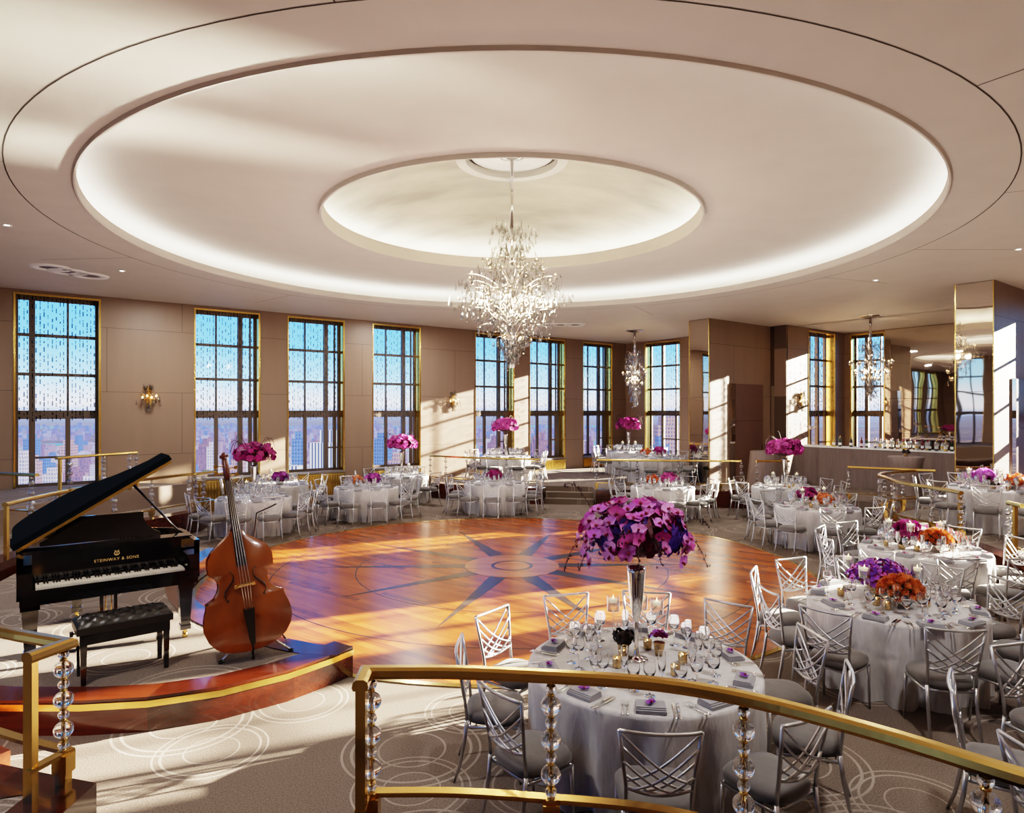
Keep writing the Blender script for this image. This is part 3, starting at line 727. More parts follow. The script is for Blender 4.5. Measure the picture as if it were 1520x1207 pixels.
# ------------------------------------------------------------------ tables
def cloth_mesh(Rt=.90, z=.76, seed=0, folds=14, n=140):
    rnd = random.Random(seed); ph = [rnd.uniform(0,6.28) for _ in range(4)]
    m = M(); rings = []
    prof = [(.0,z), (.55,z), (Rt-.02,z), (Rt+.004,z-.006), (Rt+.012,z-.03)]
    for r, zz in prof[1:]: rings.append([(r*math.cos(2*PI*i/n), r*math.sin(2*PI*i/n), zz) for i in range(n)])
    for k in range(1, 9):
        t = k/8; zz = (z-.03)*(1-t)+.004; ring = []
        for i in range(n):
            a = 2*PI*i/n
            w = 1.25*math.sin(folds*a+ph[0]+.5*math.sin(3*a+ph[1])) + .45*math.sin((folds*2+1)*a+ph[2]+t)
            r = Rt + .012 - .055*t + .052*w*(t**.8) ; ring.append((r*math.cos(a), r*math.sin(a), zz))
        rings.append(ring)
    v = [(0,0,z)] + [p for r in rings for p in r]; f = [(0, 1+i, 1+(i+1)%n) for i in range(n)]
    for j in range(len(rings)-1):
        for i in range(n): f.append((1+j*n+i, 1+(j+1)*n+i, 1+(j+1)*n+(i+1)%n, 1+j*n+(i+1)%n))
    m.add(v, f, True); return m
CL = [cloth_mesh(.77, seed=k, folds=11+k).mesh('banquet_table', MT['cloth']) for k in range(4)]
CLB = cloth_mesh(.84, seed=9, folds=13, n=200).mesh('banquet_table', MT['cloth'])

# glassware, cutlery, linen
def lathe_mesh(name, prof, n, mt): return M().lathe(prof, n).mesh(name, mt)
WINE = [(.037,.0), (.034,.003), (.006,.008), (.0042,.02), (.0042,.105), (.010,.115), (.030,.135), (.041,.165), (.042,.19), (.036,.235)]
GOB = [(.036,.0), (.034,.003), (.007,.008), (.005,.02), (.005,.07), (.014,.08), (.036,.105), (.044,.14), (.043,.165), (.038,.19)]
FLU = [(.032,.0), (.030,.003), (.005,.008), (.004,.02), (.004,.095), (.009,.105), (.022,.13), (.027,.18), (.025,.26)]
def wall2(p):
    b = [i for i, q in enumerate(p) if q[0] > .0085 and i > 5][0]; 
    q = p[:-1]; (r0, z0), (r1, z1) = p[-2], p[-1]; lp = lambda t: (r0+(r1-r0)*t, z0+(z1-z0)*t); L_ = z1-z0
    q = q + [lp(.5), lp(1-.004/L_), lp(1-.0012/L_)] + [p[-1]]
    inn = [(r1-.0008, z1+.0003)] + [(max(.0,r-.0018), z) for r, z in q[b+1:-1]][::-1]
    c_ = p[b][1]+.004; return [(0,0)] + q + inn + [(inn[-1][0]*.55, c_+.002), (.0, c_)]
GLN = {k: lathe_mesh(k, wall2(p), 22, MT['crystal']) for k, p in (('wine_glass',WINE), ('water_goblet',GOB), ('champagne_flute',FLU))}
GLF = {k: lathe_mesh(k, p, 10, MT['fglass']) for k, p in (('wine_glass',WINE), ('water_goblet',GOB), ('champagne_flute',FLU))}
def simple(name, me, label, cat, loc, rz, group):
    o = OBJ.new(name, me); COL.objects.link(o); o.location = loc; o.rotation_euler = (0,0,rz); return tag(o, label, cat, group)
m = M(); m.box((0,0,.010), (.19,.13,.020)); m.box((0,.004,.024), (.185,.118,.009)); m.box((0,.008,.0325), (.18,.105,.007)); NAP = m.mesh('napkin', MT['napkin'])
m = M(); m.tube([(0,-.115,.006), (0,-.02,.008)], [.006,.0045], 6, flat=.5); m.add([(-.006,-.02,.006), (.006,-.02,.006), (.010,.04,.006), (.008,.095,.006), (0,.115,.006), (-.006,.08,.006)], [(0,1,2,3,4,5)])
m.add([(-.006,-.02,.009), (.006,-.02,.009), (.010,.04,.009), (.008,.095,.009), (0,.115,.009), (-.006,.08,.009)], [(0,1,2,3,4,5)]); KNI = m.mesh('knife', MT['chrome'])
m = M(); m.tube([(0,-.10,.006), (0,0,.009), (0,.04,.007)], [.006,.0035,.005], 6, flat=.5)
for x in (-.0105,-.0035,.0035,.0105): m.tube([(x*.6,.04,.007), (x,.06,.006), (x,.10,.010)], [.0022,.0018,.0012], 5)
m.box((0,.045,.007), (.020,.018,.003)); FOR = m.mesh('fork', MT['chrome'])

def petal(ln, wd, cup, n=5):
    """flat petal along +X, tip lifted"""
    v = []; f = []
    for i in range(n+1):
        t = i/n; w = wd*math.sin(PI*min(1,.12+.88*t)**.85)*(1 if t < 1 else .15); z = cup*t*t*ln
        v += [(ln*t, -w/2, z+.12*w), (ln*t, 0, z), (ln*t, w/2, z+.12*w)]
    for i in range(n):
        a = 3*i; f += [(a, a+3, a+4, a+1), (a+1, a+4, a+5, a+2)]
    m = M(); m.add(v, f, True); return m
def orchid(scale=1.0):           # faces +Z
    m = M()
    for a in (90, 215, 325): m.put(petal(.045, .026, .25), Matrix.Rotation(R(a),4,'Z'))
    for a in (8, 172): m.put(petal(.052, .056, .18), Matrix.Translation((0,0,.003)) @ Matrix.Rotation(R(a),4,'Z'))
    if scale != 1: m.move(Matrix.Scale(scale,4))
    return m
def orchid_full(mt):
    m = orchid(); k = len(m.f)
    m.tube([(0,-.002,.002), (0,-.010,.018), (0,-.020,.014)], [.006,.009,.003], 6, mi=1)
    return m.mesh('orchid_blossom', [mt, MT['lip']])
OB = {k: orchid_full(MT[k]) for k in ('orchid','orchidm','orchidv')}
def rose(n=3):
    m = M(); r = .032
    for k in range(3):
        for j in range(5):
            a = j*72 + k*36; p = petal(.034*(1-.2*k), .040*(1-.22*k), 1.1+.5*k, 3)
            m.put(p, Matrix.Rotation(R(a),4,'Z') @ Matrix.Translation((.004,0,.004*k)))
    m.lathe([(.012,.0), (.013,.020), (.006,.030), (0,.030)], 8); return m
ROSE = rose().mesh('rose', MT['rose'])
def orient(nrm, spin):
    return Vector(nrm).to_track_quat('Z','Y').to_matrix().to_4x4() @ Matrix.Rotation(spin,4,'Z')
def lowpetal(mul=1.0):
    m = M()
    for a in (90, 162, 234, 306, 18):
        c, s = math.cos(R(a)), math.sin(R(a)); l, w = .052*mul, .026*mul
        m.add([(0,0,0), (l*.6*c-w*s, l*.6*s+w*c, .010), (l*c, l*s, .004), (l*.6*c+w*s, l*.6*s-w*c, .010)], [(0,1,2,3)], True)
    return m
LOWP = lowpetal()
def flower_ball(rx, rz, n, seed, mul=1.3, zmin=-.35):
    """many blossoms over a dome, as one mesh (only for arrangements too far to show single blossoms)"""
    rnd = random.Random(seed); m = M()
    while n > 0:
        d = Vector((rnd.gauss(0,1), rnd.gauss(0,1), rnd.gauss(0,1))).normalized()
        if d.z < zmin: continue
        n -= 1; rr = rnd.uniform(.74,1.05); p = Vector((d.x*rx*rr, d.y*rx*rr, d.z*rz*rr))
        nd = (d + Vector((rnd.gauss(0,.35), rnd.gauss(0,.35), rnd.gauss(0,.35)))).normalized()
        m.put(LOWP, Matrix.Translation(p) @ orient(nd, rnd.uniform(0,6.28)) @ Matrix.Scale(mul*rnd.uniform(.8,1.15),4))
    return m
VASE = [(.0,.0), (.085,.0), (.086,.008), (.04,.016), (.022,.035), (.016,.10), (.015,.20), (.022,.27), (.017,.285), (.026,.31), (.042,.40), (.056,.52), (.066,.66), (.070,.70), (.064,.70), (.05,.52), (.0,.45)]
def core_ball(rx, rz, mt, name, t, loc, n=14):
    m = M(); v = [(max(0, rx*math.sin(PI*k/8)), -rz*math.cos(PI*k/8)) for k in range(9)]; m.lathe(v, n); return part(name, m, mt, t, loc)
def tall_far(seed=0):
    def mk():
        t = thing('orchid_arrangement', '', 'flower arrangement')
        part('trumpet_vase', M().lathe(VASE, 16), MT['chrome'], t)
        core_ball(.30,.17,MT['burg'],'burgundy_core',t,(0,0,.93))
        part('orchid_cluster', flower_ball(.40,.27,150,seed,1.55), MT['orchidm'], t, (0,0,.92)); 
        m = M(); rnd = random.Random(seed+5)
        for k in range(7):
            a = rnd.uniform(0,6.28); m.tube(bez((.2*math.cos(a),.2*math.sin(a),1.1), (.4*math.cos(a),.4*math.sin(a),1.28+.05*k%3), (.47*math.cos(a),.47*math.sin(a),.85+rnd.uniform(0,.5)),5), .006, 4)
        part('twig', m, MT['twig'], t)
        return t
    return mk
TF = Stock(tall_far(3))
def tall_near(loc, label):
    t = thing('orchid_arrangement', label, 'flower arrangement', loc, .4); rnd = random.Random(21)
    part('trumpet_vase', M().lathe(VASE, 40), MT['chrome'], t)
    core_ball(.27,.16,MT['burg'],'burgundy_core',t,(0,0,.94))
    m = M()
    for k in range(190):
        d = Vector((rnd.gauss(0,1), rnd.gauss(0,1), rnd.gauss(0,1))).normalized()
        if d.z < -.5: continue
        c = Vector((d.x*.31, d.y*.31, d.z*.19)); m.put(lowpetal(.8), Matrix.Translation(c) @ orient(d, rnd.uniform(0,6)))
    o = part('burgundy_filler', m, MT['burg'], t, (0,0,.94)); o['kind'] = 'stuff'
    m = M()
    for bd in range(9):
        a0 = rnd.uniform(0,6.28); e0 = rnd.uniform(-.1,.5)
        for k in range(42):
            a = a0 + rnd.gauss(0,.16); e = e0 + rnd.gauss(0,.16); d = Vector((math.cos(a)*math.cos(e), math.sin(a)*math.cos(e), math.sin(e)))
            m.put(lowpetal(.36), Matrix.Translation((d.x*.372, d.y*.372, d.z*.262)) @ orient(d, rnd.uniform(0,6)))
    o = part('violet_floret', m, MT['hydra'], t, (0,0,.94)); o['kind'] = 'stuff'
    # orchid sprays: strings of blossoms arching over the dome and hanging at its rim
    nb = 0
    for sp_ in range(19):
        a = sp_*6.283/19 + rnd.uniform(-.12,.12); ln = 7 if sp_ % 3 == 0 else 5
        e1 = rnd.uniform(.7,1.35)
        for k in range(ln):
            if nb >= 100: break
            t_ = k/(ln-1); e = e1 - t_*(1.15 if ln == 5 else 1.75); rr = 1.05 + .10*t_
            if e < -.3: p = Vector((math.cos(a)*.38, math.sin(a)*.38, -.08-(-.3-e)*.30))
            else: p = Vector((math.cos(a)*math.cos(e)*.355*rr, math.sin(a)*math.cos(e)*.355*rr, math.sin(e)*.25*rr))
            p += Vector((rnd.gauss(0,.02), rnd.gauss(0,.02), rnd.gauss(0,.015)))
            d = Vector((math.cos(a)*max(.35,math.cos(e)), math.sin(a)*max(.35,math.cos(e)), max(-.1,math.sin(e))+.1)) + Vector((rnd.gauss(0,.3), rnd.gauss(0,.3), rnd.gauss(0,.25)))
            o = OBJ.new('orchid_blossom', OB['orchid' if rnd.random() < .75 else 'orchidm']); COL.objects.link(o); o.parent = t
            sc = rnd.uniform(1.15,1.5); mm = Matrix.Translation(p+Vector((0,0,.94))) @ orient(d, rnd.gauss(0,.4)) @ Matrix.Scale(sc,4)
            o.matrix_local = mm; nb += 1
    m = M(); oq = orchid(1.2)
    for k in range(75):
        d = Vector((rnd.gauss(0,1), rnd.gauss(0,1), rnd.gauss(.2,.8))).normalized()
        if d.z < -.25: continue
        m.put(oq, Matrix.Translation((d.x*.335, d.y*.335, d.z*.225)) @ orient(d+Vector((rnd.gauss(0,.3),rnd.gauss(0,.3),rnd.gauss(0,.2))), rnd.uniform(0,6)))
    o = part('inner_blossom', m, MT['orchidm'], t, (0,0,.94)); o['kind'] = 'stuff'
    for k in range(11):
        a = rnd.uniform(0,6.28) if k else 2.6; m = M(); drop = rnd.uniform(-.25,.15) if k else .42
        pts = bez((.25*math.cos(a),.25*math.sin(a),.95), (.46*math.cos(a),.46*math.sin(a),1.0+max(0,drop)), (.55*math.cos(a),.55*math.sin(a),.88+drop), 9); m.tube(pts, .0028, 5)
        for p in pts[4:]:
            for q in range(2):
                o_ = Vector((rnd.gauss(0,.014), rnd.gauss(0,.014), rnd.gauss(0,.014))); m.lathe([(0,-.012), (.006,-.002), (.005,.006), (0,.012)], 6, tuple(Vector(p)+o_))
        part('twig', m, MT['twig'], t)
    return t
def low_make(mt, seed, rx=.18, rz=.14, n=80):
    def mk():
        t = thing('low_flower_arrangement', '', 'flower arrangement')
        part('bowl', M().lathe([(0,0), (.07,0), (.10,.05), (.11,.11), (.10,.11), (0,.10)], 16), MT['chrome'], t)
        core_ball(rx*.75, rz*.75, MT['burg'], 'burgundy_core', t, (0,0,.19)); part('orchid_cluster', flower_ball(rx, rz, n, seed, 1.25), MT[mt], t, (0,0,.19)); return t
    return mk
LOWM = Stock(low_make('orchidm', 4)); LOWV = Stock(low_make('orchidp', 9)); LOWP_ = Stock(low_make('orchid', 14))
def rosebowl_make():
    t = thing('rose_bowl', '', 'flower arrangement'); rnd = random.Random(2)
    part('silver_bowl', M().lathe([(0,0), (.06,0), (.075,.01), (.11,.08), (.125,.13), (.115,.13), (0,.10)], 24), MT['chrome'], t)
    core_ball(.14,.10,MT['leaf'],'leaf_core',t,(0,0,.15))
    n = 0; G = PI*(3-5**.5)
    for k in range(46):
        y = 1 - (k+.5)/46*1.25; rr = (1-y*y)**.5; a = k*G; d = Vector((rr*math.cos(a), rr*math.sin(a), y))
        o = OBJ.new('rose', ROSE); COL.objects.link(o); o.parent = t
        o.matrix_local = Matrix.Translation((d.x*.16, d.y*.16, .15+d.z*.12)) @ orient(d, rnd.uniform(0,6)) @ Matrix.Scale(rnd.uniform(.95,1.2),4)
    return t
RB = Stock(rosebowl_make)
def rosefar_make():
    t = thing('rose_bowl', '', 'flower arrangement')
    part('silver_bowl', M().lathe([(0,0), (.06,0), (.11,.08), (.125,.13), (.115,.13), (0,.10)], 16), MT['chrome'], t)
    core_ball(.15,.11,MT['rose'],'rose_core',t,(0,0,.15)); part('rose_dome', flower_ball(.17,.13,60,6,.75,-.2), MT['rose'], t, (0,0,.16)); return t
RF = Stock(rosefar_make)
def candle_make():
    t = thing('candle_stand', '', 'candle holder')
    m = M(); m.lathe([(.045,0), (.043,.004), (.006,.010), (.005,.03), (.005,.22), (.012,.235), (.050,.24), (.052,.36)], 18); part('glass_cup', m, MT['glass'], t)
    part('water', M().lathe([(0,.243), (.048,.243), (.049,.315), (0,.315)], 16), MT['water'], t)
    c = part('floating_candle', M().lathe([(0,.305), (.030,.308), (.036,.330), (.034,.338), (0,.334)], 14), MT['wax'], t)
    part('flame', M().lathe([(0,.340), (.004,.346), (.003,.356), (0,.366)], 8), MT['flame'], c); return t
CS = Stock(candle_make)
def votive_make():
    t = thing('votive_candle', '', 'candle'); part('cup', M().lathe([(0,0), (.028,0), (.033,.005), (.035,.075), (.031,.075), (.029,.03), (0,.03)], 16), MT['votive'], t)
    c = part('wax', M().lathe([(.0,.031), (.029,.031), (.028,.052), (0,.052)], 12), MT['wax'], t); part('flame', M().lathe([(0,.054), (.004,.060), (.003,.068), (0,.078)], 8), MT['flame'], c); return t
VO = Stock(votive_make)
def darkcup_make():
    t = thing('dark_posy', '', 'flower arrangement'); part('cup', M().lathe([(0,0), (.04,0), (.05,.08), (.045,.08), (0,.06)], 16), MT['votive'], t)
    core_ball(.06,.045,MT['dark'],'dark_core',t,(0,0,.11)); part('petal_cluster', flower_ball(.085,.065,50,5,.5,-.4), MT['dark'], t, (0,0,.11)); return t
DP = Stock(darkcup_make)
def posy_make():
    t = thing('orchid_posy', '', 'flower arrangement'); part('cup', M().lathe([(0,0), (.03,0), (.045,.10), (.04,.10), (0,.08)], 16), MT['votive'], t); rnd = random.Random(1)
    for k in range(9):
        d = Vector((rnd.gauss(0,1), rnd.gauss(0,1), abs(rnd.gauss(0,1))+.3)).normalized(); o = OBJ.new('orchid_blossom', OB['orchidv' if k % 2 else 'orchidm']); COL.objects.link(o); o.parent = t
        o.matrix_local = Matrix.Translation((d.x*.065, d.y*.065, .12+d.z*.06)) @ orient(d, rnd.gauss(0,.5)) @ Matrix.Scale(.85,4)
    return t
PO = Stock(posy_make)

PH10 = ['right side', 'back right', 'rear right-of-centre', 'rear left-of-centre', 'back left', 'left side', 'front left', 'front left-of-centre', 'front right-of-centre', 'front right']
def phrases(angs):
    out = {}; used = set()
    for a in sorted(angs):
        best = min((k for k in range(10) if k not in used), key=lambda k: abs(((a - 36*k - 6 + 180) % 360) - 180)); used.add(best); out[a] = PH10[best]
    return out
TAB = [
 # key, x, y, z, desc, chair angles, near level
 ('t1', .97, 4.87, 0, 'the table nearest the front railing', [10,45,77,111,147,182,219,262,300,336], 2),
 ('t2', 3.76, 6.45, 0, 'the second-nearest table, with violet orchids', [8,40,77,114,152,186,216,258,292,330], 2),
 ('t3', 5.6, 8.9, 0, 'the third table up the right side', [0,36,72,108,144,180,216,252,288,324], 1),
 ('t4', 6.0, 12.9, 0, 'the fourth table up the right side', [4,40,76,112,150,190,222,256,292,328], 1),
 ('t5', 6.75, 16.2, 0, 'the tall-orchid table below the bar', [20,56,128,164,200,236,272,308,344], 0),
 ('t6', 9.0, 12.15, PH, 'the raised table at the right edge', [10,46,82,118,154,190,226,262,298,334], 0),
 ('t7', -.2, 20.75, PH, 'the raised table before the back windows', [0,36,72,108,144,180,216,252,288,324], 0),
 ('t8', -.45, 17.15, 0, 'the floor table left of the back steps', [18,54,126,162,198,234,268,302,336], 0),
 ('t9', 3.75, 16.3, 0, 'the floor table right of the back steps', [10,46,136,172,206,240,274,308,340], 0),
 ('t10', 4.1, 23.0, PH, 'the raised corner table with tall orchids', [0,36,72,108,144,180,216,252,288,324], 0),
 ('t11', 4.35, 19.95, PH, 'the raised table behind the right-hand railing', [0,36,72,108,144,180,216,252,288,324], 0),
 ('t12', -3.6, 16.2, 0, 'the low-flower table beside the sunlit floor strip', [15,51,87,123,165,200,232,262,296,330], 0),
 ('t13', -3.2, 18.95, 0, 'the tall-orchid table by the sunlit wall', [76,112,148,195,240,290,328], 0),
 ('t14', -5.6, 14.2, 0, 'the tall-orchid table behind the bass', [12,52,118,212,244,276,308,340], 0),
 ('t15', -6.05, 16.85, 0, 'the table between bass and windows', [40,80,120,160,200], 0),
 ('t16', 3.95, 3.55, 0, 'the table cut off at lower right', [100,152,190,226,60], 1),
]
TP = {q[0]: (q[1], q[2], q[3]+.762) for q in TAB}
rnd = random.Random(11)
for st_, rd in ((TF,.10), (LOWM,.25), (LOWV,.25), (LOWP_,.25), (RB,.20), (RF,.20), (CS,.055), (VO,.04), (DP,.10), (PO,.10)): st_.rad = rd
OCC += [(.97-.03, 4.87+.08, .10), (3.76, 6.45+.26, .36)]
def free(p, r): return all(math.hypot(p[0]-x, p[1]-y) > r+q for x, y, q in OCC)
# centrepieces
def at(key, dx=0, dy=0): x, y, z = TP[key]; return (x+dx, y+dy, z)
tall_near(at('t1',-.03,.08), 'tall silver trumpet vase of purple orchids on the nearest table')
for k, lb in (('t5','tall vase of magenta orchids below the bar'), ('t7','tall vase of magenta orchids before the back windows'), ('t10','tall vase of magenta orchids in the back corner'), ('t13','tall vase of pink orchids by the sunlit wall'), ('t14','tall vase of magenta orchids behind the bass scroll')):
    TF.put(at(k), rnd.uniform(0,6), lb, 'tall orchid arrangements')
for k, dx, dy, S_, lb in (('t8',0,0,LOWM,'low magenta flowers on the floor table left of the back steps'), ('t9',.16,0,LOWM,'low pink flowers on the floor table right of the back steps'), ('t11',.16,0,LOWM,'low red-pink flowers on the raised table behind the railing'),
        ('t12',.16,0,LOWV,'low purple flowers on the table beside the sunlit floor strip'), ('t15',.15,-.2,LOWV,'low purple flowers on the table between bass and windows'), ('t4',-.06,.27,LOWM,'magenta orchids behind orange roses on the fourth right table'),
        ('t3',.0,.30,LOWM,'magenta orchids behind orange roses on the third right table'), ('t6',-.12,.20,LOWP_,'pink orchids on the raised table at the right edge')):
    S_.put(at(k,dx,dy), rnd.uniform(0,6), lb, 'low flower arrangements')
# violet orchids of the second table: single blossoms
t = thing('low_flower_arrangement', 'wide violet orchid mound behind the orange roses on second-nearest table', 'flower arrangement', at('t2',-.0,.26), 0); rr_ = random.Random(8)
part('bowl', M().lathe([(0,0), (.09,0), (.12,.05), (.13,.11), (.12,.11), (0,.10)], 24), MT['votive'], t)
core_ball(.22,.09,MT['burg'],'burgundy_core',t,(0,0,.17))
for k in range(98):
    zz_ = 1-(k+.5)/98*1.1; q_ = (1-zz_*zz_)**.5; d = Vector((q_*math.cos(k*2.39996), q_*math.sin(k*2.39996), zz_)); o = OBJ.new('orchid_blossom', OB['orchidv' if rr_.random() < .75 else 'orchid']); COL.objects.link(o); o.parent = t
    o.matrix_local = Matrix.Translation((d.x*.31*rr_.uniform(.85,1.05), d.y*.18, .17+d.z*.17)) @ orient(d+Vector((rr_.gauss(0,.3),rr_.gauss(0,.3),.2)), rr_.uniform(0,6)) @ Matrix.Scale(rr_.uniform(.9,1.15),4)
RB.put(at('t2',-.03,-.16), 0, 'silver bowl of orange roses on the second-nearest table'); RB.put(at('t3',.06,-.16), 1, 'bowl of orange roses on the third right-hand table')
RF.put(at('t4',.06,-.18), 0, 'bowl of orange roses on the fourth right-hand table'); RF.put(at('t6',.2,-.18), 1, 'bowl of orange roses on the raised right table'); RF.put(at('t9',-.26,.05), 2, 'small orange roses on the floor table right of back steps')
RF.put(at('t12',-.26,.05), 2, 'small orange roses on the table beside the sunlit strip'); RF.put(at('t11',-.26,.1), 2, 'small orange roses on the raised table behind the railing')
DP.put(at('t1',-.10,.24), 0, 'dark burgundy posy in a cup on the nearest table'); DP.put(at('t3',-.30,.0), 0, 'dark burgundy posy in a cup on the third right table'); DP.put(at('t6',-.22,-.2), 0, 'dark burgundy posy on the raised right table')
PO.put(at('t1',.16,.16), 0, 'small purple orchid posy in a gold cup on nearest table')
for key, pts in (('t1', ((-.14,.5), (.1,.55), (.2,.42))), ('t2', ((-.30,-.02), (-.20,.48), (.22,-.02))), ('t3', ((-.17,.02), (.30,.12), (-.28,.34))), ('t4', ((-.28,.0), (.24,.2))), ('t6', ((-.38,.2), (.2,.3), (-.04,-.12))), ('t5', ((-.25,.1), (.25,-.1))), ('t14', ((-.2,.1), (.2,-.2))), ('t13', ((.2,.1),)), ('t10', ((.25,.1), (-.2,.1))), ('t15', ((-.2,.15),))):
    d_ = [q for q in TAB if q[0] == key][0][4]; wv = ['leftmost', 'middle', 'rightmost'] if len(pts) > 2 else ['left-hand', 'right-hand'] if len(pts) > 1 else ['single']
    for w_, (dx, dy) in zip(wv, sorted(pts)): CS.put(at(key,dx,dy), 0, '%s stemmed floating candle on %s' % (w_, d_), 'floating candles')
for key, pts in (('t1', ((-.20,-.07), (-.13,.08), (.19,-.22), (.3,.0), (.1,.3))), ('t2', ((-.24,-.12), (-.22,-.26), (.22,-.16), (-.42,.2))), ('t3', ((-.18,-.14), (.3,-.1), (-.4,.2))), ('t4', ((.30,-.14), (-.2,-.2))), ('t6', ((-.02,-.3),)), ('t5', ((.0,-.25), (.2,.0)))):
    d_ = [q for q in TAB if q[0] == key][0][4]; wv = ['leftmost', 'second from left', 'middle', 'fourth from left', 'rightmost']
    for w_, (dx, dy) in zip(wv, sorted(pts)): VO.put(at(key,dx,dy), 0, 'gold glass votive, %s on %s' % (w_, d_), 'gold votive candles')

gl_cat = {'wine_glass': 'wine glass', 'water_goblet': 'water glass', 'champagne_flute': 'champagne flute'}
for key, tx, ty, tz, desc, angs, lod in TAB:
    simple('banquet_table', CLB if key == 't1' else CL[int(key[1:]) % 4], 'round table draped in silver-grey cloth, '+desc, 'table', (tx,ty,tz), rnd.uniform(0,6), 'round draped tables')
    ph = phrases(angs)
    for a in angs:
        r = (1.10 if key == 't1' else 1.04) + rnd.uniform(-.005,.04); c, s = math.cos(R(a)), math.sin(R(a))
        CH.put((tx+r*c, ty+r*s, tz), R(a)+PI/2 + rnd.uniform(-.10,.10), 'silver lattice-back chair at the %s of %s' % (ph[a], desc), 'chairs around '+desc)
    # settings
    nset = 10; off = angs[0]; near = lod > 0
    for k in range(nset):
        a = off + 36*k; c, s = math.cos(R(a)), math.sin(R(a)); rot = R(a)+PI/2
        F = .93 if key == 't1' else .86
        q = lambda r, d: (tx+r*F*c-d*s, ty+r*s+d*c, tz+.762)     # r outwards from the centre, d sideways
        for nm, r_, d_ in (('wine_glass',.54,.02), ('water_goblet',.50,-.10), ('champagne_flute',.43,.11)):
            if lod == 0 and nm == 'champagne_flute' and key in ('t15','t16','t11'): continue
            gp = None
            for dr in (0,.05,.1,-.04):
                g_ = q(r_+dr+rnd.uniform(-.03,.03), d_+rnd.uniform(-.02,.02))
                if free(g_, .047): gp = g_; OCC.append((g_[0], g_[1], .044)); break
            if gp is None: continue
            simple(nm, (GLN if lod == 2 else GLF)[nm], 'clear %s among the glasses on %s' % (gl_cat[nm], desc), gl_cat[nm], gp, 0, '%s on %s' % (gl_cat[nm]+'es' if nm == 'wine_glass' else gl_cat[nm]+'s', desc))
        if True:
            pl_ = PH10[int(round(((a-6) % 360)/36)) % 10] 
            simple('napkin', NAP, 'folded grey napkin at the %s of %s' % (pl_, desc), 'napkin', q(.765, 0), rot, 'napkins on '+desc)
            if lod >= 1:
                o = simple('orchid_bloom', OB['orchidv' if key in ('t1','t2') else 'orchidm'], 'purple orchid bloom on the %s napkin of %s' % (pl_, desc), 'flower', (q(.765,0)[0], q(.765,0)[1], tz+.806), rot+rnd.uniform(-1,1), 'orchid blooms on '+desc); o.scale = (.85,.85,.85)
        if lod == 2:
            for nm, me, dd in (('knife',KNI,-.145), ('knife',KNI,-.172), ('fork',FOR,.145), ('fork',FOR,.175)):
                simple(nm, me, 'silver %s beside the %s napkin of %s' % (nm, pl_, desc), nm, q(.77, -dd), rot, '%ss on %s' % (nm, desc))
# ------------------------------------------------------------------ grand piano
t = thing('grand_piano', 'black grand piano with raised lid on the carpeted stage', 'piano', (-4.39,5.80,.28), ROT)
def outline(off=0.0):
    o = [(off,.02), (off,1.55)]
    for k in range(1, 7):
        a = PI - k*PI/2/6; o.append((.34+ (.34-off)*math.cos(a), 1.62+(.40-off)*math.sin(a)))
    o += [(.50,2.02-off), (.66-off*.7,1.93-off*.8), (.80-off*.8,1.74-off*.6), (.92-off*.9,1.50-off*.4), (1.06-off,1.28-off*.3), (1.24-off,1.10-off*.2), (1.40-off,.98), (1.48-off,.86), (1.50-off,.70), (1.50-off,.02)]
    return o
oo, oi_ = outline(0), outline(.05); n = len(oo); z0, z1 = .66, 1.04
m = M()
v = [(x,y,z0) for x,y in oo]+[(x,y,z1) for x,y in oo]+[(x,y,z1) for x,y in oi_]+[(x,y,z0+.1) for x,y in oi_]
f = []
for i in range(n-1):
    f += [(i,i+1,n+i+1,n+i), (n+i,n+i+1,2*n+i+1,2*n+i), (2*n+i,2*n+i+1,3*n+i+1,3*n+i)]
f.append(tuple(range(n)))
m.add(v, f); part('case_rim', m, MT['black'], t)
m = M(); m.add([(x,y,.90) for x,y in outline(.045) if y > .3]+[(1.455,.42,.90),(.045,.42,.90)], [tuple(range(len([1 for x,y in outline(.045) if y > .3])+2))]); part('iron_plate', m, MT['plate'], t)
m = M()
for k in range(34):
    x = .12+1.25*k/33; ly = 1.85 - (.75*(k/33)**1.1) ; m.tube([(x,.50,.925), (max(.1,x-.12),ly,.925)], .0035, 4)
sto = part('string_set', m, MT['string'], t); sto['kind'] = 'stuff'
m = M(); m.box((.75,.14,.655), (1.46,.30,.09)); m.box((.75,.005,.70), (1.46,.022,.09)); part('keybed', m, MT['black'], t)
for x in (.06, 1.44): part('key_cheek', M().box((x,.15,.80), (.115,.29,.20)), MT['black'], t)
part('fallboard', M().box((.75,.325,.885), (1.27,.03,.29)), MT['black'], t)
part('front_shelf', M().box((.75,.40,1.03), (1.47,.20,.03)), MT['black'], t)
kb = part('keyboard', M().box((.75,.155,.725), (1.26,.27,.02)), MT['ebony'], t)
wk = M().box((0,0,0), (.0225,.155,.022)).mesh('white_key', MT['ivory']); bk = M().box((0,0,0), (.011,.095,.026), taper=1.15).mesh('black_key', MT['ebony'])
for k in range(52):
    o = OBJ.new('white_key', wk); COL.objects.link(o); o.parent = kb; o.location = (.136+1.228*(k+.5)/52, .105, .752)
    if k < 51 and (k % 7) in (0, 2, 3, 5, 6):
        o = OBJ.new('black_key', bk); COL.objects.link(o); o.parent = kb; o.location = (.136+1.228*(k+1)/52, .20, .772)
for k in range(52):
    pass
part('key_back', M().box((.75,.20,.747), (1.228,.12,.018)), MT['ivory'], kb)
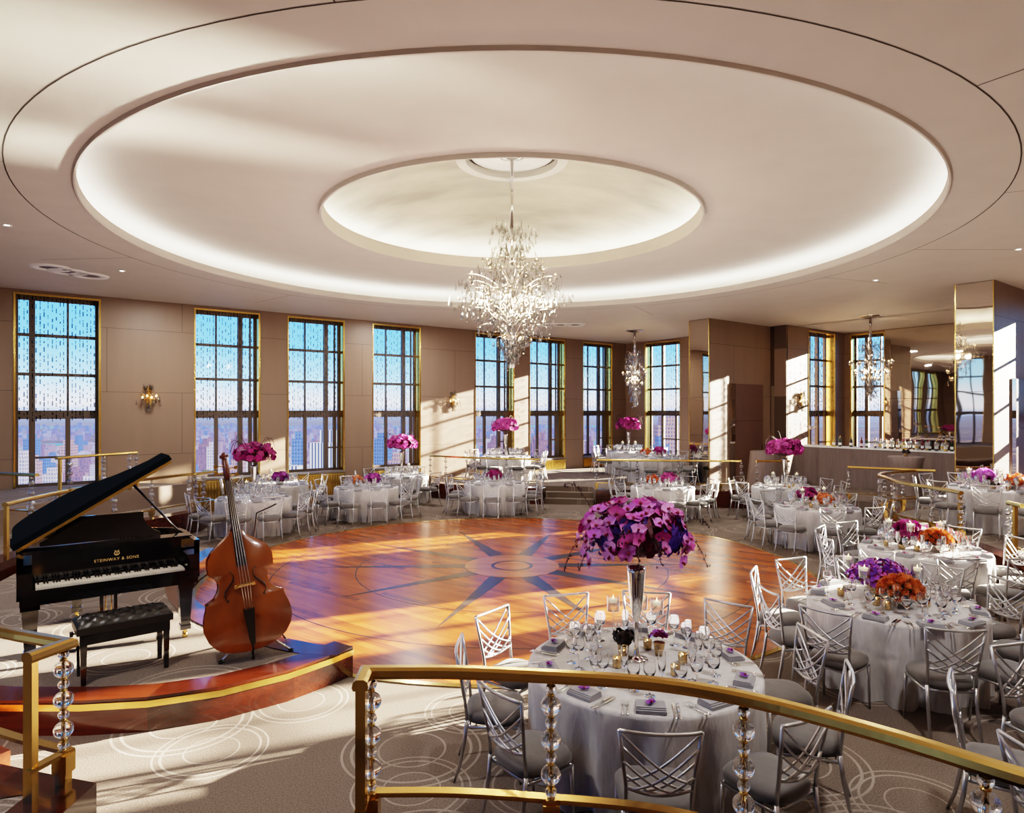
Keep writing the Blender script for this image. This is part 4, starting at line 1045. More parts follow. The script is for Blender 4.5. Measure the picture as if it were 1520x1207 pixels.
# fallboard lettering
def text(s, size, name, mt, parent, loc, rot, extrude=.001, space=1.0):
    c = bpy.data.curves.new(name, 'FONT'); c.body = s; c.size = size; c.align_x = 'CENTER'; c.extrude = extrude; c.space_character = space
    o = OBJ.new(name+'_tmp', c); COL.objects.link(o); bpy.context.view_layer.update()
    me = bpy.data.meshes.new_from_object(o.evaluated_get(bpy.context.evaluated_depsgraph_get())); OBJ.remove(o); me.materials.clear(); me.materials.append(mt)
    p = OBJ.new(name, me); COL.objects.link(p); p.parent = parent; p.location = loc; p.rotation_euler = rot; return p
fb = [o for o in OBJ if o.name.startswith('fallboard')][0]
text('STEINWAY & SONS', .040, 'lettering', MT['gilt'], fb, (.80,.308,.872), (R(90),0,0), space=1.15)
m = M()
for sx in (-1,1): m.tube([(.80+sx*.006,.306,.925), (.80+sx*.022,.306,.935), (.80+sx*.020,.306,.952), (.80+sx*.012,.306,.962), (.80+sx*.018,.306,.972)], .0035, 5)
for x in (-.008,0,.008): m.tube([(.80+x,.306,.925), (.80+x,.306,.968)], .0015, 4)
m.tube([(.786,.306,.925), (.814,.306,.925)], .004, 5); part('lyre_emblem', m, MT['gilt'], fb)
# music desk with scooped shoulders
pr = [(0,0), (0,.0)]
desk = [(.18,0), (1.22,0), (1.22,.03), (1.16,.06), (1.10,.11), (1.07,.18), (1.07,.25), (.33,.25), (.33,.18), (.30,.11), (.24,.06), (.18,.03)]
m = M(); v = [(x, .50+y*.28, 1.05+y) for x,y in desk]+[(x, .525+y*.28, 1.05+y) for x,y in desk]; k = len(desk)
m.add(v, [tuple(range(k)), tuple(range(2*k-1,k-1,-1))]+[(i,(i+1)%k,k+(i+1)%k,k+i) for i in range(k)]); part('music_desk', m, MT['black'], t)
# lid hinged along the straight side, front flap folded back on it
lid = OBJ.new('lid', None)
lo = outline(-.02); lm = M(); lp = [(x,y) for x,y in lo if y > .3]; lp = [(-.02,.33)]+lp+[(1.52,.33)]
th = R(31); mx_ = Matrix.Translation((-.02,0,1.06)) @ Matrix.Rotation(-th,4,'Y') @ Matrix.Translation((.02,0,0))
lm.prism(lp, 0, .025); lm.move(mx_); ld = part('lid', lm, MT['satin'], t)
OBJ.remove(lid)
lf = M(); lf.prism([(-.02,.34), (1.52,.34), (1.52,.80), (-.02,.80)], .030, .052); lf.move(mx_); part('folded_flap', lf, MT['satin'], ld)
lb_ = M(); lb_.box((.75,.325,-.014), (1.5,.014,.028)); lb_.move(mx_); part('lit_lid_edge', lb_, MT['gold'], ld)  # gold strip added for the light caught along the lid edge
tip = mx_ @ Vector((1.10,.62,0)); m = M(); m.tube([(1.43,.62,1.03), tip], .012, 8); part('lid_prop', m, MT['black'], t)
for (x, y) in ((.10,.22), (1.40,.22), (.55,1.60)):
    m = M(); m.box((x,y,.60), (.15,.15,.14)); m.box((x,y,.34), (.13,.13,.42), taper=.66); m.box((x,y,.12), (.10,.10,.05)); l_ = part('leg', m, MT['black'], t)
    c = M(); c.tube([(x-.02,y,.035), (x+.02,y,.035)], .034, 14); c.box((x,y,.075), (.03,.05,.05)); part('caster', c, MT['brass'], l_)
m = M()
for x in (.68,.80): m.box((x,.42,.40), (.03,.04,.50))
m.box((.74,.42,.17), (.22,.14,.06)); ly = part('pedal_lyre', m, MT['black'], t)
for x in (.68,.74,.80): part('pedal', M().box((x,.33,.15), (.025,.13,.014)), MT['gold'], ly)
for x in (.715,.765): part('lyre_rod', M().tube([(x,.42,.18), (x,.42,.66)], .006, 6), MT['gold'], ly)

# bench
t = thing('piano_bench', 'black tufted leather piano bench with four square legs', 'bench', (-3.52,5.93,.28), ROT+R(2))
m = M(); nx, ny = 48, 24; v = []; f = []
for j in range(ny+1):
    for i in range(nx+1):
        x, y = -1+2*i/nx, -1+2*j/ny
        ed = (1-abs(x)**8)*(1-abs(y)**6); tuft = abs(math.sin((x*3.5+y*1.0)*PI/1))*abs(math.sin((x*3.5-y*1.0)*PI/1))
        v.append((x*.37, y*.185, .50+.055*ed**.4*(.55+.45*tuft**.5)))
for j in range(ny):
    for i in range(nx): a = j*(nx+1)+i; f.append((a,a+1,a+nx+2,a+nx+1))
m.add(v, f, True); m.box((0,0,.472), (.745,.375,.06)); part('tufted_cushion', m, MT['felt'], t)
part('seat_box', M().box((0,0,.395), (.70,.33,.095)), MT['black'], t)
for sx in (-1,1):
    for sy in (-1,1): part('leg', M().box((sx*.32,sy*.14,.175), (.052,.052,.35), taper=.72), MT['black'], t)
    m = M(); m.tube([(sx*.35,0,.42), (sx*.385,0,.42)], .008, 8); m.tube([(sx*.38,0,.42), (sx*.405,0,.42)], .025, 12); part('knob', m, MT['ebony'], t)

# ------------------------------------------------------------------ double bass in a stand
t = thing('double_bass', 'amber double bass leaning in a stand at the stage corner', 'double bass', (-2.46,6.24,.28), 0)
yaw = math.atan2(.83,.55) - PI/2       # local -Y is the front
bm = Matrix.Rotation(R(-24)*-1,4,'Z') if False else Matrix.Rotation(R(29),4,'Z')
bm = bm @ Matrix.Rotation(R(-8),4,'X') @ Matrix.Rotation(R(-7),4,'Y') @ Matrix.Translation((0,0,.10))
OUT = [(0,.07), (.015,.17), (.04,.245), (.08,.305), (.14,.355), (.21,.38), (.28,.378), (.34,.362), (.39,.342), (.42,.336), (.435,.338), (.444,.315), (.47,.262), (.51,.228), (.55,.213), (.59,.213), (.63,.232), (.655,.262), (.665,.285), (.672,.278), (.70,.283), (.75,.285), (.80,.272), (.85,.236), (.89,.182), (.93,.122), (.965,.075), (1.0,.05)]
BL = 1.13
def body(front):
    m = M(); nn = 16; v = []; f = []
    for z, w in OUT:
        for i in range(nn+1):
            u = -1+2*i/nn; ar = .055*(1-abs(u)**2.2)*min(1, math.sin(PI*min(1,max(0,z)))*1.3+.05)
            v.append((u*w*1.02, (-.10-ar) if front else (.10+ar*.6), z*BL))
    for j in range(len(OUT)-1):
        for i in range(nn):
            a = j*(nn+1)+i; q = (a,a+1,a+nn+2,a+nn+1); f.append(q if front else q[::-1])
    m.add(v, f, True); return m
m = body(True); part('front_plate', m.move(bm), MT['bass'], t)
m = body(False); part('back_plate', m.move(bm), MT['bassrib'], t)
m = M()
for sx in (-1,1):
    A = [(sx*w,-.098,z*BL) for z,w in OUT]; B = [(sx*w,.098,z*BL) for z,w in OUT]; m.strip(A, B, True)
m.add([(-.07,-.098,0), (.07,-.098,0), (.07,.098,0), (-.07,.098,0)], [(0,1,2,3)]); part('rib_side', m.move(bm), MT['bassrib'], t)
for sx in (-1,1):
    m = M(); pts = [(sx*(.135+.035*math.sin(2*PI*s)*1.0 + .05*(s-.5)*-1), -.1515+.012*abs(s-.5), .50+.26*s) for s in [k/14 for k in range(15)]]
    m.tube(pts, [.004+.007*math.sin(PI*k/14) for k in range(15)], 6, flat=.6)
    m.lathe([(0,-.012), (.013,0), (0,.012)], 10, pts[0]); m.lathe([(0,-.010), (.010,0), (0,.010)], 10, pts[-1]); part('sound_hole', m.move(bm), MT['ebony'], t)
m = M(); m.add([(-.10,-.152,.60), (-.075,-.152,.60), (-.05,-.20,.63), (.05,-.20,.63), (.075,-.152,.60), (.10,-.152,.60), (.07,-.235,.645), (-.07,-.235,.645)], [(0,1,2,7), (3,4,5,6), (2,3,6,7)]); m.box((0,-.19,.62), (.14,.085,.014)); m.box((-.075,-.165,.615), (.03,.03,.03)); m.box((.075,-.165,.615), (.03,.03,.03)); part('bridge', m.move(bm), MT['maple'], t)
m = M(); m.add([(-.02,-.155,.06), (.02,-.155,.06), (.05,-.205,.40), (-.05,-.205,.40), (-.02,-.14,.06), (.02,-.14,.06), (.05,-.185,.40), (-.05,-.185,.40)], [(0,1,2,3), (0,3,7,4), (1,5,6,2), (3,2,6,7)]); m.tube([(0,-.145,.07), (0,-.10,-.005)], .008, 6); part('tailpiece', m.move(bm), MT['ebony'], t)
m = M(); m.add([(-.046,-.150,.80), (.046,-.150,.80), (.024,-.070,1.62), (-.024,-.070,1.62), (-.046,-.175,.80), (0,-.185,.80), (.046,-.175,.80), (.024,-.095,1.62), (0,-.10,1.62), (-.024,-.095,1.62)], [(0,1,6,5,4), (2,3,9,8,7), (4,5,8,9), (5,6,7,8), (0,4,9,3), (1,2,7,6)]); part('fingerboard', m.move(bm), MT['ebony'], t)
m = M(); m.tube([(0,.02,1.08), (0,-.05,1.18), (0,-.045,1.4), (0,-.04,1.62)], [.055,.034,.029,.026], 10); part('neck', m.move(bm), MT['scroll'], t)
m = M(); m.tube([(0,-.05,1.60), (0,-.035,1.70), (0,-.0,1.79), (0,.01,1.83)], [.030,.032,.028,.024], 8)
m.tube([(0,.01+.04*math.cos(a)*(1-a/9), 1.845+.04*math.sin(a)*(1-a/9)) for a in [k*.45-1.2 for k in range(15)]], [.024-.0009*k for k in range(15)], 8); m.tube([(-.04,.0,1.85), (.04,.0,1.85)], .018, 10); sc_ = part('scroll_head', m.move(bm), MT['scroll'], t)
for k in range(4):
    sx = -1 if k % 2 else 1; zz = 1.66+.033*k; m = M(); m.tube([(0,-.03,zz), (sx*.075,-.02,zz)], .007, 6); m.box((sx*.09,-.02,zz), (.03,.012,.035)); part('tuning_peg', m.move(bm), MT['brass'], sc_)
for k in range(4):
    u = -1.5+k; m = M(); m.tube([(u*.02,-.205,.39), (u*.026,-.237,.645), (u*.011,-.104,1.61)], .0026, 5); part('bass_string', m.move(bm), MT['string'], t)
m = M(); m.tube([(0,0,.01), (0,0,-.08)], [.016,.008], 8); m.lathe([(0,-.105), (.016,-.095), (.018,-.08), (0,-.07)], 10); part('endpin', m.move(bm), MT['ebony'], t)
t = thing('instrument_stand', 'chrome folding floor stand holding the double bass upright', 'stand', (-2.46,6.30,.28), R(29))
for a, l in ((-150,.36), (-30,.36), (90,.42)):
    c, s = math.cos(R(a)), math.sin(R(a)); m = M(); m.tube([(.05*c,.16+.05*s,.20), (l*c,.12+l*s*.9,.02)], .014, 8); lg = part('leg', m, MT['chrome'], t)
    m = M(); m.tube([(l*c*.95,.12+l*s*.86,.022), (l*c*1.06,.12+l*s*.95,.016)], .018, 8); part('rubber_foot', m, MT['ebony'], lg)
m = M(); m.tube([(0,.20,.18), (0,.30,.95)], .013, 8); part('upright', m, MT['chrome'], t)
for sx in (-1,1):
    m = M(); m.tube([(0,.17,.20), (sx*.24,.14,.16), (sx*.26,-.10,.15)], .011, 8); part('cradle_arm', m, MT['chrome'], t)
m = M(); m.tube([(0,.30,.95), (.02,.12,1.36), (.14,.06,1.42), (.17,-.06,1.46)], .008, 6); part('neck_hook', m, MT['ebony'], t)

# ------------------------------------------------------------------ bar
bx0, by0 = W(9.686+2.75, -1.9); L_ = 5.2
t = thing('bar_counter', 'long bar draped in taupe cloth with white top', 'bar', (bx0,by0,PH), ROT-PI/2)   # local +x along v, local +y along u (away from the room)
m = M(); n = 90; A = []; B = []
for i in range(n+1):
    x = L_*i/n; A.append((x, 0, 1.10)); B.append((x, -.05+.03*math.sin(x*13)+.02*math.sin(x*31), 0))
m.strip(A, B, True); m.add([(0,0,1.10), (-.25,0,0), (-.2,.7,0), (0,.7,1.10)], [(0,1,2,3)]); m.add([(0,0,1.1), (-.25,0,0), (0,-.05,0)], [(0,1,2)]); part('bar_drape', m, MT['dcloth'], t)
m = M(); m.box((L_/2,.35,1.115), (L_+.04,.76,.03)); part('bar_top', m, MT['white'], t)
def on_bar(x, y): return (bx0 + x*VX + y*UX, by0 + x*VY + y*UY, PH+1.13)
def bottle_make(kind):
    def mk():
        t = thing('bottle', '', 'bottle'); s = .30
        if kind == 'champagne': pr = [(0,0), (.042,0), (.044,.02), (.044,.13), (.034,.19), (.016,.25), (.015,.30), (.017,.31), (0,.31)]
        elif kind == 'wine': pr = [(0,0), (.036,0), (.037,.02), (.037,.18), (.030,.21), (.014,.235), (.014,.30), (0,.30)]
        else: pr = [(0,0), (.042,0), (.043,.01), (.043,.15), (.036,.18), (.015,.20), (.014,.25), (.018,.255), (.018,.275), (0,.275)]
        return t, pr
    return mk
BOT = {}
def bottle(kind, colr, loc, label):
    k = (kind, colr)
    if k in BOT: return dup(BOT[k], loc, rnd.uniform(0,6), label, 'bottles on the bar')
    t, pr = bottle_make(kind)(); part('bottle_body', M().lathe(pr, 14), MT['bottle_'+colr], t)
    part('label_band', M().lathe([(pr[2][0]+.001,.05), (pr[2][0]+.001,.12)], 14), MT['white' if colr != 'clear' else 'gold'], t)
    part('cap', M().lathe([(pr[-3][0]+.002,pr[-2][1]-.06), (pr[-3][0]+.003,pr[-2][1]+.004), (0,pr[-2][1]+.004)], 12), MT['gold' if kind == 'champagne' else 'bottle_red'], t)
    BOT[k] = t; t.location = loc; return tag(t, label, None, 'bottles on the bar')
seq = [('champagne','gold',1.05), ('champagne','green',1.20), ('champagne','dark',1.50), ('wine','red',1.85), ('wine','green',1.97), ('wine','dark',2.18), ('spirit','clear',2.36), ('wine','dark',2.47), ('spirit','amber',2.58), ('wine','green',2.68),
       ('spirit','amber',2.80), ('spirit','clear',2.90), ('spirit','gold',3.00), ('wine','dark',3.10), ('spirit','amber',3.20), ('spirit','clear',3.30), ('wine','red',3.42), ('spirit','gold',3.52), ('wine','green',3.62), ('champagne','dark',3.76), ('spirit','clear',3.88), ('champagne','gold',4.0), ('wine','green',4.12), ('champagne','green',4.26), ('spirit','amber',4.38)]
ow = ['first','second','third','fourth','fifth','sixth','seventh','eighth','ninth','tenth','eleventh','twelfth','thirteenth','fourteenth','fifteenth','sixteenth','seventeenth','eighteenth','nineteenth','twentieth','twenty-first','twenty-second','twenty-third','twenty-fourth','last']
for k, (kd, cl, x) in enumerate(seq):
    bottle(kd, cl, on_bar(x, .30+.12*((k*7) % 3)/2), '%s %s bottle on the bar, %s from the left' % (cl, kd if kd != 'spirit' else 'liquor', ow[k]))
t = thing('ice_bucket', 'wide silver ice bucket at the right end of the bar', 'ice bucket', on_bar(4.72,.35)); part('tub', M().lathe([(0,0), (.17,0), (.20,.05), (.21,.20), (.22,.21), (.20,.21), (.18,.04), (0,.03)], 24), MT['chrome'], t)
for sx in (-1,1): part('handle', M().tube(bez((sx*.21,-.04,.15), (sx*.29,0,.15), (sx*.21,.04,.15)), .008, 6), MT['chrome'], t)
t = thing('crystal_epergne', 'tall glass centrepiece with bowl standing on bar\'s left end', 'centrepiece', on_bar(.35,.35)); part('stem', M().lathe([(.10,0), (.09,.01), (.015,.03), (.012,.45), (.05,.50)], 16), MT['glass'], t); part('bowl', M().lathe([(.05,.50), (.14,.54), (.17,.60), (.16,.60), (.05,.53)], 18), MT['glass'], t)
for k in range(5):
    a = k*1.2566; part('branch', M().tube(bez((0,0,.5), (.12*math.cos(a),.12*math.sin(a),.75), (.17*math.cos(a),.17*math.sin(a),.80)), .008, 6), MT['glass'], t)
for k in range(9):
    for j in range(2):
        simple('bar_glass', GLF['wine_glass'], 'clear glass in the row on the bar\'s right end', 'wine glass', on_bar(2.3+k*.22, .10+.11*j), 0, 'glasses on the bar')
x, y = W(10.55,2.0); t = thing('cocktail_table', 'tall cocktail table draped in taupe cloth before the bar', 'table', (x,y,PH)); m = M(); m.lathe([(0,1.08), (.38,1.08), (.39,1.06), (.36,.9), (.30,.4), (.36,.0)], 48)
m.v = [(a*(1+.04*math.sin(9*math.atan2(b,a))*(1-c)), b*(1+.04*math.sin(9*math.atan2(b,a))*(1-c)), c) for a,b,c in m.v]; part('tablecloth', m, MT['dcloth'], t)
DP.put((x,y,PH+1.082), 0, 'dark posy in a cup on the tall cocktail table')
x, y = W(12.3,-2.72); 
t = thing('side_table', 'draped taupe table left of the bar below the pier', 'table', (7.55,19.55,PH)); m = M(); m.lathe([(0,1.0), (.40,1.0), (.42,.97), (.46,.5), (.52,.0)], 40)
m.v = [(a*(1+.05*math.sin(8*math.atan2(b,a))*(1-c)), b*(1+.05*math.sin(8*math.atan2(b,a))*(1-c)), c) for a,b,c in m.v]; part('tablecloth', m, MT['dcloth'], t)

# ------------------------------------------------------------------ chandeliers and sconces
def drop_mesh(s=1.0, n=6):
    m = M(); m.lathe([(0,.0), (.004*s,-.012*s), (.007*s,-.030*s), (.013*s,-.052*s), (.012*s,-.066*s), (0,-.082*s)], n, smooth=False); return m
DROP = drop_mesh().mesh('crystal_drop', MT['drop']); DROPB = drop_mesh(1.7).mesh('crystal_drop', MT['drop'])
def chandelier(label, loc, tiers, stem_top, seed, bulbs, nd=100, nstuff=500, group=None, sz=1.0, top_arms=True):
    """tiers: (z, radius) from bottom to top relative to loc; every arm arches out from the column and carries drops"""
    rnd = random.Random(seed); t = thing('chandelier', label, 'chandelier', loc, 0, group)
    zt = tiers[-1][0]; zb = tiers[0][0]
    m = M(); m.tube([(0,0,zt-.3), (0,0,stem_top)], .028*sz, 10); m.lathe([(.10*sz,stem_top-.05), (.22*sz,stem_top-.02), (.24*sz,stem_top)], 20); part('stem', m, MT['chrome'], t)
    m = M(); k = 14; m.lathe([(max(.012, .035*sz*(1+.6*math.sin(i*1.9))), zb+(zt-zb)*i/k) for i in range(k+1)], 12); part('column', m, MT['chrome'], t)
    hang = []
    for z, r in tiers:
        na = max(6, int(r*18/sz*.8))
        for k in range(na):
            a = k*2*PI/na + rnd.uniform(-.15,.15); rr = r*rnd.uniform(.75,1.05); c, s = math.cos(a), math.sin(a)
            lift = rnd.uniform(.10,.24)*sz; base = z - .25*sz
            pts = bez((.03*c,.03*s,base), (rr*.55*c,rr*.55*s,z+lift), (rr*c,rr*s,z+rnd.uniform(-.04,.05)), 7)
            part('arm', M().tube(pts, [.009*sz-.0008*sz*i for i in range(8)], 5), MT['chrome'], t)
            for q in range(10):
                p = pts[rnd.randint(2,7)]; hang.append(Vector(p) + Vector((rnd.gauss(0,.035), rnd.gauss(0,.035), rnd.gauss(-.03,.04)))*sz)
    rnd.shuffle(hang)
    for p in hang[:nd]:
        o = OBJ.new('crystal_drop', DROPB if rnd.random() < .5 else DROP); COL.objects.link(o); o.parent = t; o.location = p; o.rotation_euler = (rnd.gauss(0,.12), rnd.gauss(0,.12), rnd.uniform(0,6))
    rest = hang[nd:]
    while len(rest) < nstuff:
        i = rnd.randint(0, len(tiers)-2); f = rnd.random(); z = tiers[i][0]*(1-f)+tiers[i+1][0]*f; r = (tiers[i][1]*(1-f)+tiers[i+1][1]*f)*rnd.uniform(.15,1.0)**.6; a = rnd.uniform(0,6.28)
        rest.append(Vector((r*math.cos(a), r*math.sin(a), z+rnd.gauss(0,.06)*sz)))
    m = M(); d0 = drop_mesh(1.0,5); d1 = drop_mesh(1.6,5); st_ = M().tube([(0,0,0),(0,0,-.16)], .004, 4, smooth=False)
    for p in rest[:nstuff]:
        m.put(rnd.choice((d0,d1,d1,st_)), Matrix.Translation(p) @ Matrix.Rotation(rnd.uniform(0,6),4,'Z') @ Matrix.Rotation(rnd.gauss(0,.2),4,'X'))
    o = part('crystal_cluster', m, MT['drop'], t); o['kind'] = 'stuff'
    cm = M().lathe([(.012,0), (.045*sz,.07*sz), (.0,.05*sz)], 10).mesh('candle_cup', MT['chrome']); bmx = M().lathe([(0,.05*sz), (.014*sz,.065*sz), (.011*sz,.085*sz), (0,.105*sz)], 8).mesh('bulb', MT['bulb'])
    for z, r, k in bulbs:
        for i in range(k):
            a = i*2*PI/k + z; o = OBJ.new('candle_cup', cm); COL.objects.link(o); o.parent = t; o.location = (r*math.cos(a), r*math.sin(a), z); b = OBJ.new('bulb', bmx); COL.objects.link(b); b.parent = o
    return t
chandelier('huge branching crystal chandelier over the dance floor', (CX,CY,0), [(3.62,.12), (3.85,.32), (4.1,.60), (4.35,.90), (4.6,1.06), (4.8,.94), (5.05,.66), (5.4,.42), (5.75,.40)], 6.98, 5, [(3.80,.16,6), (4.5,.5,9), (4.85,.74,10), (4.62,.32,8), (5.1,.45,8), (4.2,.3,8)], 100, 1150, 'crystal chandeliers')
chandelier('small crystal chandelier hanging in the back corner', (4.2,22.4,0), [(3.10,.12), (3.4,.24), (3.65,.36), (3.9,.46), (4.1,.36), (4.4,.36), (4.6,.30)], H, 8, [(3.5,.28,6), (3.85,.40,7)], 80, 420, 'crystal chandeliers', 1.3, False)
chandelier('crystal chandelier hanging over the bar', (10.4,19.0,0), [(3.25,.12), (3.5,.30), (3.75,.46), (3.98,.58), (4.2,.40), (4.45,.42), (4.65,.34)], H, 12, [(3.7,.42,8), (3.98,.55,8), (3.5,.22,5)], 80, 420, 'crystal chandeliers', 1.3, False)
def sconce_make():
    t = thing('wall_sconce', '', 'wall light'); rnd = random.Random(4)
    part('back_plate', M().box((0,-.02,.05), (.12,.03,.45)), MT['brass'], t)
    for k in range(9):
        a = PI+PI*(k+.5)/9; r = rnd.uniform(.14,.26); z = rnd.choice((-.08,.02,.12))
        part('arm', M().tube(bez((0,-.03,z-.05), (r*.6*math.cos(a),r*.6*math.sin(a),z+.14), (r*math.cos(a),r*math.sin(a),z+.04)), .006, 5), MT['brass'], t)
    for k in range(56):
        zz = rnd.uniform(-.30,.32); w = .30 if -.15 < zz < .05 else (.18 if zz < .2 else .12); a = PI+PI*rnd.random(); r = w*rnd.uniform(.3,1)
        if zz < -.18: r *= .4
        o = OBJ.new('crystal_drop', DROPB); COL.objects.link(o); o.parent = t; o.location = (r*math.cos(a), r*math.sin(a)*.7-.03, zz+.08); o.rotation_euler = (0,0,rnd.uniform(0,6))
    bmx = M().lathe([(0,.05), (.016,.065), (.012,.085), (0,.105)], 8).mesh('bulb', MT['bulb'])
    for k in range(4):
        o = OBJ.new('bulb', bmx); COL.objects.link(o); o.parent = t; o.location = (-.15+.10*k, -.12, -.05+.04*(k%2))
    return t
SN = Stock(sconce_make)
x, y = W(2.93-6.99,-9.62); SN.put((x,y,2.95), ROT, 'crystal wall sconce between the two leftmost windows', 'crystal wall sconces')
x, y = W(11.85-6.99,-9.62); SN.put((x,y,2.95), ROT, 'crystal wall sconce on the sunlit back-left wall', 'crystal wall sconces')
x, y = W(13.75,-2.44); SN.put((x,y,2.95), ROT, 'crystal wall sconce on the lit wall left of the bar', 'crystal wall sconces')

# ------------------------------------------------------------------ the city far below
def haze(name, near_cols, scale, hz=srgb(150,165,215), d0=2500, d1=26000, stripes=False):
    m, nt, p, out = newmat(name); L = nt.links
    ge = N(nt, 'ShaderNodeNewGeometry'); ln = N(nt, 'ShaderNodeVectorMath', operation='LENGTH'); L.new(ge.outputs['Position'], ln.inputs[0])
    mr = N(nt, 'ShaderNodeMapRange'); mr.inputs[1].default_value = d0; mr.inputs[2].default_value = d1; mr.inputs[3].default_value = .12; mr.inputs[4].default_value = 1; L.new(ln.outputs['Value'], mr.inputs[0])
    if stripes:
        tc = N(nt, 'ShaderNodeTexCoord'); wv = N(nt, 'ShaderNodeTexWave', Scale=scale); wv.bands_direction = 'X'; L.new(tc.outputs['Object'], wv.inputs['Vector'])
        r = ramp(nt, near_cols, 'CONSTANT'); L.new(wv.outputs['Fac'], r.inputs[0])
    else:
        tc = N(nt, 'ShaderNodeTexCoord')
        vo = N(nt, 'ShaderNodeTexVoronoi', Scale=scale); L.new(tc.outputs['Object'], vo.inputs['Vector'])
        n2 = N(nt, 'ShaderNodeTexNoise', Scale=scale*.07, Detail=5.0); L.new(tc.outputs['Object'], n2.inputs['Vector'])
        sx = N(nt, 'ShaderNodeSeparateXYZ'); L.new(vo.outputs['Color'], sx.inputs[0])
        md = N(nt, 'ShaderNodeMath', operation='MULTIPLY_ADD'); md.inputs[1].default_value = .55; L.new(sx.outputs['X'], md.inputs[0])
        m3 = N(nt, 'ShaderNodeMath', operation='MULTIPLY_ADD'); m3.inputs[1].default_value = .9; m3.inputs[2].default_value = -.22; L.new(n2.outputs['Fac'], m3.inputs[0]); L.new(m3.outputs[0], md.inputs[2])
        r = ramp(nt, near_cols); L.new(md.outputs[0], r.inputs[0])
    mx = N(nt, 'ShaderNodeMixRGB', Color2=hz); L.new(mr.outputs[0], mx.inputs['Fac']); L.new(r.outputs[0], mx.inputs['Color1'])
    e = N(nt, 'ShaderNodeEmission', Strength=.8); L.new(mx.outputs[0], e.inputs['Color']); L.new(e.outputs[0], out.inputs[0])  # distance haze is mixed into the colour, which glows unlit
    return m
def brick_tower(name, wallc, winc, alt):
    m, nt, p, out = newmat(name); L = nt.links
    tc = N(nt, 'ShaderNodeTexCoord'); sp = N(nt, 'ShaderNodeSeparateXYZ'); L.new(tc.outputs['Object'], sp.inputs[0])
    ad = N(nt, 'ShaderNodeMath', operation='ADD'); L.new(sp.outputs['X'], ad.inputs[0]); L.new(sp.outputs['Y'], ad.inputs[1])
    cb = N(nt, 'ShaderNodeCombineXYZ'); L.new(ad.outputs[0], cb.inputs['X']); L.new(sp.outputs['Z'], cb.inputs['Y'])
    br = N(nt, 'ShaderNodeTexBrick'); br.offset = 0; br.inputs['Scale'].default_value = 1; br.inputs['Brick Width'].default_value = 4.5; br.inputs['Row Height'].default_value = 6; br.inputs['Mortar Size'].default_value = 1.1
    br.inputs['Color1'].default_value = winc; br.inputs['Color2'].default_value = alt; br.inputs['Mortar'].default_value = wallc; L.new(cb.outputs[0], br.inputs['Vector'])
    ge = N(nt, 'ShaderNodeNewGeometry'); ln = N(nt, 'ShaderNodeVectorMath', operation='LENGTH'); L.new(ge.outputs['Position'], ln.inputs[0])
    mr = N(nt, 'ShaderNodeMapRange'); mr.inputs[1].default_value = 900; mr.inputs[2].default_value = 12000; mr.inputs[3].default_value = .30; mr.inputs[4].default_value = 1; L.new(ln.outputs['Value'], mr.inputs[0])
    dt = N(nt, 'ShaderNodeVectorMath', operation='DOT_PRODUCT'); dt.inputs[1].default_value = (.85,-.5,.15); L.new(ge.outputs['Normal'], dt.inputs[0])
    sh = N(nt, 'ShaderNodeMapRange'); sh.inputs[1].default_value = -.6; sh.inputs[2].default_value = .8; sh.inputs[3].default_value = .45; sh.inputs[4].default_value = 1.15; L.new(dt.outputs['Value'], sh.inputs[0])  # sunlit and shaded tower sides painted in by face direction
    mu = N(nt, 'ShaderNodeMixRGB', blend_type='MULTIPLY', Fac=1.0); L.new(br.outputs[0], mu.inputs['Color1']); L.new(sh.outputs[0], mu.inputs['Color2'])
    mx = N(nt, 'ShaderNodeMixRGB', Color2=srgb(112,132,214)); L.new(mr.outputs[0], mx.inputs['Fac']); L.new(mu.outputs[0], mx.inputs['Color1'])  # distance haze mixed into the tower colour
    e = N(nt, 'ShaderNodeEmission', Strength=.8); L.new(mx.outputs[0], e.inputs['Color']); L.new(e.outputs[0], out.inputs[0]); return m
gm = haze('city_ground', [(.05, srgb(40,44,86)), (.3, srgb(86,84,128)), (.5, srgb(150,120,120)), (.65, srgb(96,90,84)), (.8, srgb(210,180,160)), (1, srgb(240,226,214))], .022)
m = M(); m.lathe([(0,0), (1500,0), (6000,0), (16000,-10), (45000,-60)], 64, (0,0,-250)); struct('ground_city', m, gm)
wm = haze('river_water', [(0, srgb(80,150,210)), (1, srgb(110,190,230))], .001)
m = M(); rv = random.Random(2)
for (y0, y1, x0, x1, sk) in ((4300,4700,-5200,-2600,600), (4200,5000,-400,1600,900), (9000,10500,-9000,6000,1500), (3300,3700,500,2200,700)):
    m.add([(x0,y0,-249), (x1,y0+sk,-249), (x1,y1+sk,-249), (x0,y1,-249)], [(0,1,2,3)])
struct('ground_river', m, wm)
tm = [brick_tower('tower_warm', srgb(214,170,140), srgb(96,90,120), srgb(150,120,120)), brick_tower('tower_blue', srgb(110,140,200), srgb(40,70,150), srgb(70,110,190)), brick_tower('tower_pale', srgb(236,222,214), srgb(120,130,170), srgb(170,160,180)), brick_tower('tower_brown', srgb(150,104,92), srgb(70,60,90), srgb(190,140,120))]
sm_ = haze('striped_tower', [(0, srgb(70,84,140)), (.45, srgb(246,246,250))], .085, stripes=True)
bl = random.Random(6)
m = M()
